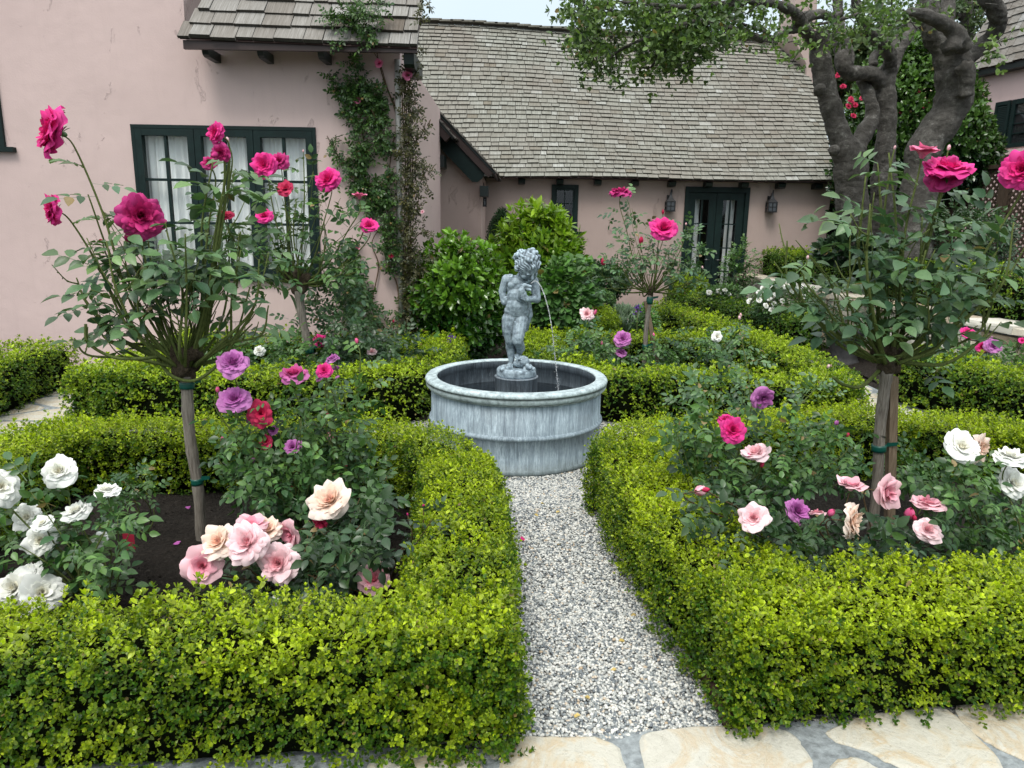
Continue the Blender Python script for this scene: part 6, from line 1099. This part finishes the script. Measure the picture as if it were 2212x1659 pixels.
for sgn, off in ((1, .004), (-1, -.006)):
    mb = MB(); H = z1-z0; pitch = .105; w = .019; s = s0f-H-.5
    while s < s1f+H:
        # bar from (s,z0) rising to (s+sgn*H,z1), clipped to the panel
        a_, b_ = (s, s+H) if sgn > 0 else (s+H, s); za, zb_ = z0, z1
        for lim, up_l in ((s0f, True), (s1f, False)):
            pass
        t0, t1 = 0., 1.; dx = b_-a_
        for lim, sg in ((s0f, 1), (s1f, -1)):
            f0 = (a_-lim)*sg; f1 = (b_-lim)*sg
            if f0 < 0 and f1 < 0: t0, t1 = 1, 0; break
            if f0 < 0: t0 = max(t0, -f0/(f1-f0))
            if f1 < 0: t1 = min(t1, f0/(f0-f1))
        if t1-t0 > .03:
            A0, A1 = (a_+dx*t0, z0+H*t0), (a_+dx*t1, z0+H*t1); u_ = w*.707
            V = [fw(A0[0]-u_*sgn, A0[1]+u_, off), fw(A0[0]+u_*sgn, A0[1]-u_, off), fw(A1[0]+u_*sgn, A1[1]-u_, off), fw(A1[0]-u_*sgn, A1[1]+u_, off)]; V += [p-fn_*.009 for p in V]; mb.add(A(V), A([[0, 1, 2, 3], [7, 6, 5, 4], [0, 4, 5, 1], [2, 6, 7, 3], [1, 5, 6, 2], [3, 7, 4, 0]]))
        s += pitch
    mb.build('lattice', 'fence_wood', lo_, False)
for px, top in ((2181, 350), (2062, 392)):
    s, zt_ = fp(px, top); mb = MB(); fbox(mb, s-.065, s+.065, .6, zt_, -.07, .07); p = mb.build('post', 'fence_wood', lo_, False); mb = MB(); fbox(mb, s-.10, s+.10, zt_, zt_+.05, -.10, .10); fbox(mb, s-.08, s+.08, zt_+.05, zt_+.08, -.08, .08); mb.build('post_cap', 'fence_wood', p, False)
# ------------------------------------------------------------ climbing roses on the house corner
def zc(X, Y): return (700+X/2)*.8848, Y/2*.8848
def climber(label, blobs, stems, blooms, mat, Y, n_mult=1., size=.085, age_tone=.35):
    b = gy(*zc(*stems[0][0]), Y); o = thing('climbing_rose', label, 'climbing rose', (b[0], Y, 0), 'climbing roses on the house corner'); mb, sm_ = MB(), MB()
    for s in stems:
        P = bez([gy(*zc(x, y), Y)+A([0, -.03+R.normal(0, .012), 0]) for x, y in s], 40); tube(sm_, P, np.linspace(.009, .004, len(P)), 6, wob=.08)
    for X, Y_, rx, ry, n in blobs:
        n = int(n*n_mult); t = R.uniform(0, 6.28, n); r = R.uniform(0, 1, n)**.6; yr = Y-.03-abs(R.normal(0, .06, n)); yr = yr-(.0 if Y_ > 215 else .32-.0*Y_); P = A([gy(*zc(X+math.cos(a)*q_*rx, Y_+math.sin(a)*q_*ry), y) for a, q_, y in zip(t, r, yr)])
        d = rn(n, .7)+A([0, -.5, -.1]); scatter(mb, CMP, P, d, rn(n, .4)+A([0, -.7, .6]), size*R.uniform(.6, 1.25, n), np.clip(age_tone+R.normal(0, .2, n), 0, 1), .1)
        for k in range(max(1, n//14)): i, j = R.integers(0, n, 2); tube(sm_, bez([P[i], (P[i]+P[j])/2+rn(1, .03)[0], P[j]], 8), .0028, 4)
    for X, Y_, r, kd in blooms: bloom(o, gy(*zc(X, Y_), Y-.12-(.0 if Y_ > 215 else .32)), r/FOC*Y, kd, A([R.normal(0, .3), -1, .4]))
    sm_.build('stems', 'cane_brown', o); mb.build('foliage', mat, o)
climber('green climbing rose spread over the pink wall and up onto the shingles', [(250, 80, 60, 30, 40), (330, 60, 70, 35, 60), (330, 120, 70, 30, 45), (430, 90, 50, 30, 30), (400, 190, 60, 40, 50), (250, 205, 35, 25, 22), (450, 30, 40, 20, 16), (330, 20, 50, 16, 14), (350, 320, 28, 30, 22), (300, 310, 12, 14, 6), (215, 365, 22, 22, 14), (255, 430, 28, 40, 30), (310, 420, 40, 40, 50), (370, 420, 45, 45, 60), (330, 490, 60, 50, 90), (395, 500, 40, 60, 60), (300, 550, 25, 30, 30), (440, 460, 40, 50, 46), (450, 540, 45, 60, 80), (430, 590, 40, 40, 50), (350, 620, 25, 60, 40), (360, 720, 42, 50, 70), (470, 660, 40, 60, 50), (480, 720, 40, 40, 36), (360, 790, 40, 50, 60), (240, 710, 28, 45, 26), (290, 790, 30, 30, 26), (345, 860, 45, 60, 80), (360, 920, 45, 40, 60), (430, 930, 55, 60, 110), (470, 980, 50, 50, 90), (420, 1010, 45, 30, 50), (500, 860, 25, 60, 40), (500, 1060, 35, 50, 40), (510, 1130, 45, 50, 50), (500, 1210, 45, 50, 60), (520, 1290, 35, 50, 40), (300, 1200, 30, 40, 30), (300, 1290, 40, 50, 50), (340, 1390, 50, 60, 60), (390, 1450, 40, 50, 40), (300, 1440, 60, 60, 60), (430, 1560, 50, 40, 40), (300, 1550, 60, 50, 60), (540, 1540, 20, 60, 20)],
 [[(330, 1640), (345, 1500), (320, 1400), (330, 1250), (390, 1100), (400, 960), (370, 850), (380, 700), (360, 600), (380, 480), (350, 350), (300, 250)], [(560, 1640), (545, 1400), (500, 1300), (490, 1150), (470, 1000), (500, 850), (520, 700), (545, 600), (500, 450), (460, 320), (430, 260)], [(530, 520), (480, 400), (450, 290), (440, 230)], [(380, 480), (300, 430), (230, 400), (200, 360)], [(360, 880), (280, 800), (230, 720), (200, 665)], [(480, 1600), (420, 1500), (450, 1300), (420, 1180), (500, 1060)], [(330, 640), (390, 600), (440, 540), (380, 440)]],
 [(343, 493, 7, 'hot'), (452, 312, 8, 'hot'), (340, 1210, 7, 'hot')], 'vine_leaf', YW, 1.15)
climber('brownish climbing rose smothering the downpipe at the house corner', [(600, y, 34, 46, 52) for y in range(330, 1640, 62)]+[(625, 300, 30, 50, 30), (650, 240, 20, 40, 14), (660, 40, 25, 40, 22), (655, 100, 16, 30, 8), (690, 10, 16, 20, 8), (560, 400, 16, 60, 20), (570, 640, 14, 50, 20), (560, 760, 16, 50, 16), (640, 580, 30, 30, 14), (660, 660, 18, 40, 12), (650, 800, 30, 40, 26), (690, 830, 26, 40, 30), (660, 900, 40, 40, 34), (640, 980, 36, 40, 26), (650, 1090, 26, 50, 20), (680, 1140, 26, 16, 12), (650, 1250, 40, 30, 22), (700, 1270, 24, 20, 12), (650, 1330, 30, 30, 20), (680, 620, 24, 14, 8)],
 [[(600+dx, 1640), (590+dx, 1200), (600+dx, 800), (585+dx, 400), (630, 240), (655, 60)] for dx in (-18, -8, 0, 8, 16)]+[[(600, 1000), (650, 900), (700, 800)], [(600, 1200), (650, 1140), (700, 1130)], [(600, 720), (660, 660), (680, 600)]], [(590, 370, 9, 'hot'), (663, 1035, 4, 'pink'), (510, 1250, 5, 'crimson')], 'vine_leaf_brown', YW-.02, .72, .08)
# ------------------------------------------------------------ fallen petals and leaves
CURL = single(.55, .3, .5)
def litter(name, label, cat, px, py, s, mat, group, k=1, z=.012):
    c = gz(px, py, z); mb = MB(); 
    for i in range(k): scatter(mb, CURL if k == 1 else WIDE, c[None]+rn(1, s*.25)*A([1, 1, .1]), A([[R.normal(), R.normal(), .1]]), A([[R.normal(0, .2), R.normal(0, .2), 1.]]), s, [.5])
    o = mb.build(name, mat, None); tag(o, label, cat, group)
for px, py, w_ in ((1171, 1086, 'yellow leaf on the gravel nearest the fountain'), (1152, 1112, 'paler yellow leaf lying on the gravel just left of two close together'), (1205, 1108, 'yellow leaf on the gravel beside the right hedge below the fountain'), (1372, 1331, 'flat buff leaf on the gravel close to the right hedge'), (1328, 1383, 'tan leaf lying on the gravel right of the path centre'), (1253, 1543, 'curled yellow leaf on the gravel near the flagstones'), (1336, 1448, 'small green-yellow leaf in the middle of the gravel path'), (1259, 1505, 'brownish leaf on the gravel left of the path centre near the flagstones'), (1208, 1180, 'dull brown leaf on the gravel beyond the fallen magenta petals')):
    litter('fallen_leaf', w_, 'fallen leaf', px, py, .03, 'yellow_leaf', 'fallen leaves on the gravel path', 1)
litter('fallen_petals', 'cluster of magenta rose petals fallen on the gravel path', 'petals', 1131, 1168, .022, 'p_magenta', 'fallen rose petals', 4); litter('fallen_petals', 'magenta petal fallen on the soil left of the pale trunk', 'petals', 390, 1300-130, .03, 'p_mauve', 'fallen rose petals', 2, .05)
litter('fallen_petals', 'mauve petal fallen beside the near left hedge back row', 'petals', 408, 1094, .035, 'p_mauve', 'fallen rose petals', 2, .05); litter('fallen_petals', 'magenta petals fallen on the gravel left of the fountain', 'petals', 893, 930, .03, 'p_magenta', 'fallen rose petals', 3)
# ------------------------------------------------------------ camera, light
cam = bpy.data.cameras.new('camera'); co = bpy.data.objects.new('camera', cam); C.objects.link(co)
cam.sensor_width = 36.; cam.lens = FOC/2212*36; cam.clip_end = 500; cam.clip_start = .05
Rv, Uv, Fv = A([1, 0, 0.]), A([0, math.sin(PIT), math.cos(PIT)]), A([0, math.cos(PIT), -math.sin(PIT)]); c_, s_ = math.cos(ROL), math.sin(ROL)
X, Y, Z = c_*Rv+s_*Uv, -s_*Rv+c_*Uv, -Fv
co.matrix_world = Matrix(((X[0], Y[0], Z[0], 0), (X[1], Y[1], Z[1], 0), (X[2], Y[2], Z[2], EYE), (0, 0, 0, 1)))
sc = bpy.context.scene; sc.camera = co
SE, SA = 58, 200   # sun elevation, compass direction it comes from (degrees from +Y, clockwise)
sun = bpy.data.lights.new('sun', 'SUN'); sun.energy = 1.3; sun.angle = math.radians(18); sun.color = (1, .97, .92); so = bpy.data.objects.new('sun', sun); C.objects.link(so)
dv = Vector((math.sin(math.radians(SA))*math.cos(math.radians(SE)), math.cos(math.radians(SA))*math.cos(math.radians(SE)), math.sin(math.radians(SE))))
so.rotation_euler = dv.to_track_quat('Z', 'Y').to_euler()
w = bpy.data.worlds.new('World'); sc.world = w; w.use_nodes = True; nt = w.node_tree; bg = nt.nodes['Background']
sky = N(nt, 'ShaderNodeTexSky', sky_type='NISHITA'); sky.sun_disc = False; sky.sun_elevation = math.radians(SE); sky.sun_rotation = math.radians(SA); sky.dust_density = 6; sky.air_density = 1.2
tc = N(nt, 'ShaderNodeTexCoord'); cl = N(nt, 'ShaderNodeTexNoise', Scale=2.5, Detail=5., Roughness=.55); L(nt, tc.outputs['Generated'], cl.inputs['Vector'])
sp = N(nt, 'ShaderNodeSeparateXYZ'); L(nt, tc.outputs['Generated'], sp.inputs[0])
z = ramp(nt, sp.outputs[2], [(0., (4.4, 5.2, 5.8)), (.32, (5.3, 6.2, 6.7)), (.5, (8., 8.6, 9.)), (1., (14.5, 14.8, 15.))])
cloud = mix(nt, ramp(nt, cl.outputs['Fac'], [(.35, (0, 0, 0)), (.7, (.15, .15, .15))]), z, (7.0, 7.6, 8.))
L(nt, mix(nt, .88, sky.outputs[0], cloud), bg.inputs['Color']); bg.inputs['Strength'].default_value = .11
sc.view_settings.view_transform = 'Standard'; sc.view_settings.look = 'None'; sc.view_settings.exposure = 0.62; sc.view_settings.gamma = 1
sc.cycles.max_bounces = 8; sc.cycles.diffuse_bounces = 3; sc.cycles.transparent_max_bounces = 12; sc.cycles.use_denoising = True
sc.render.film_transparent = False
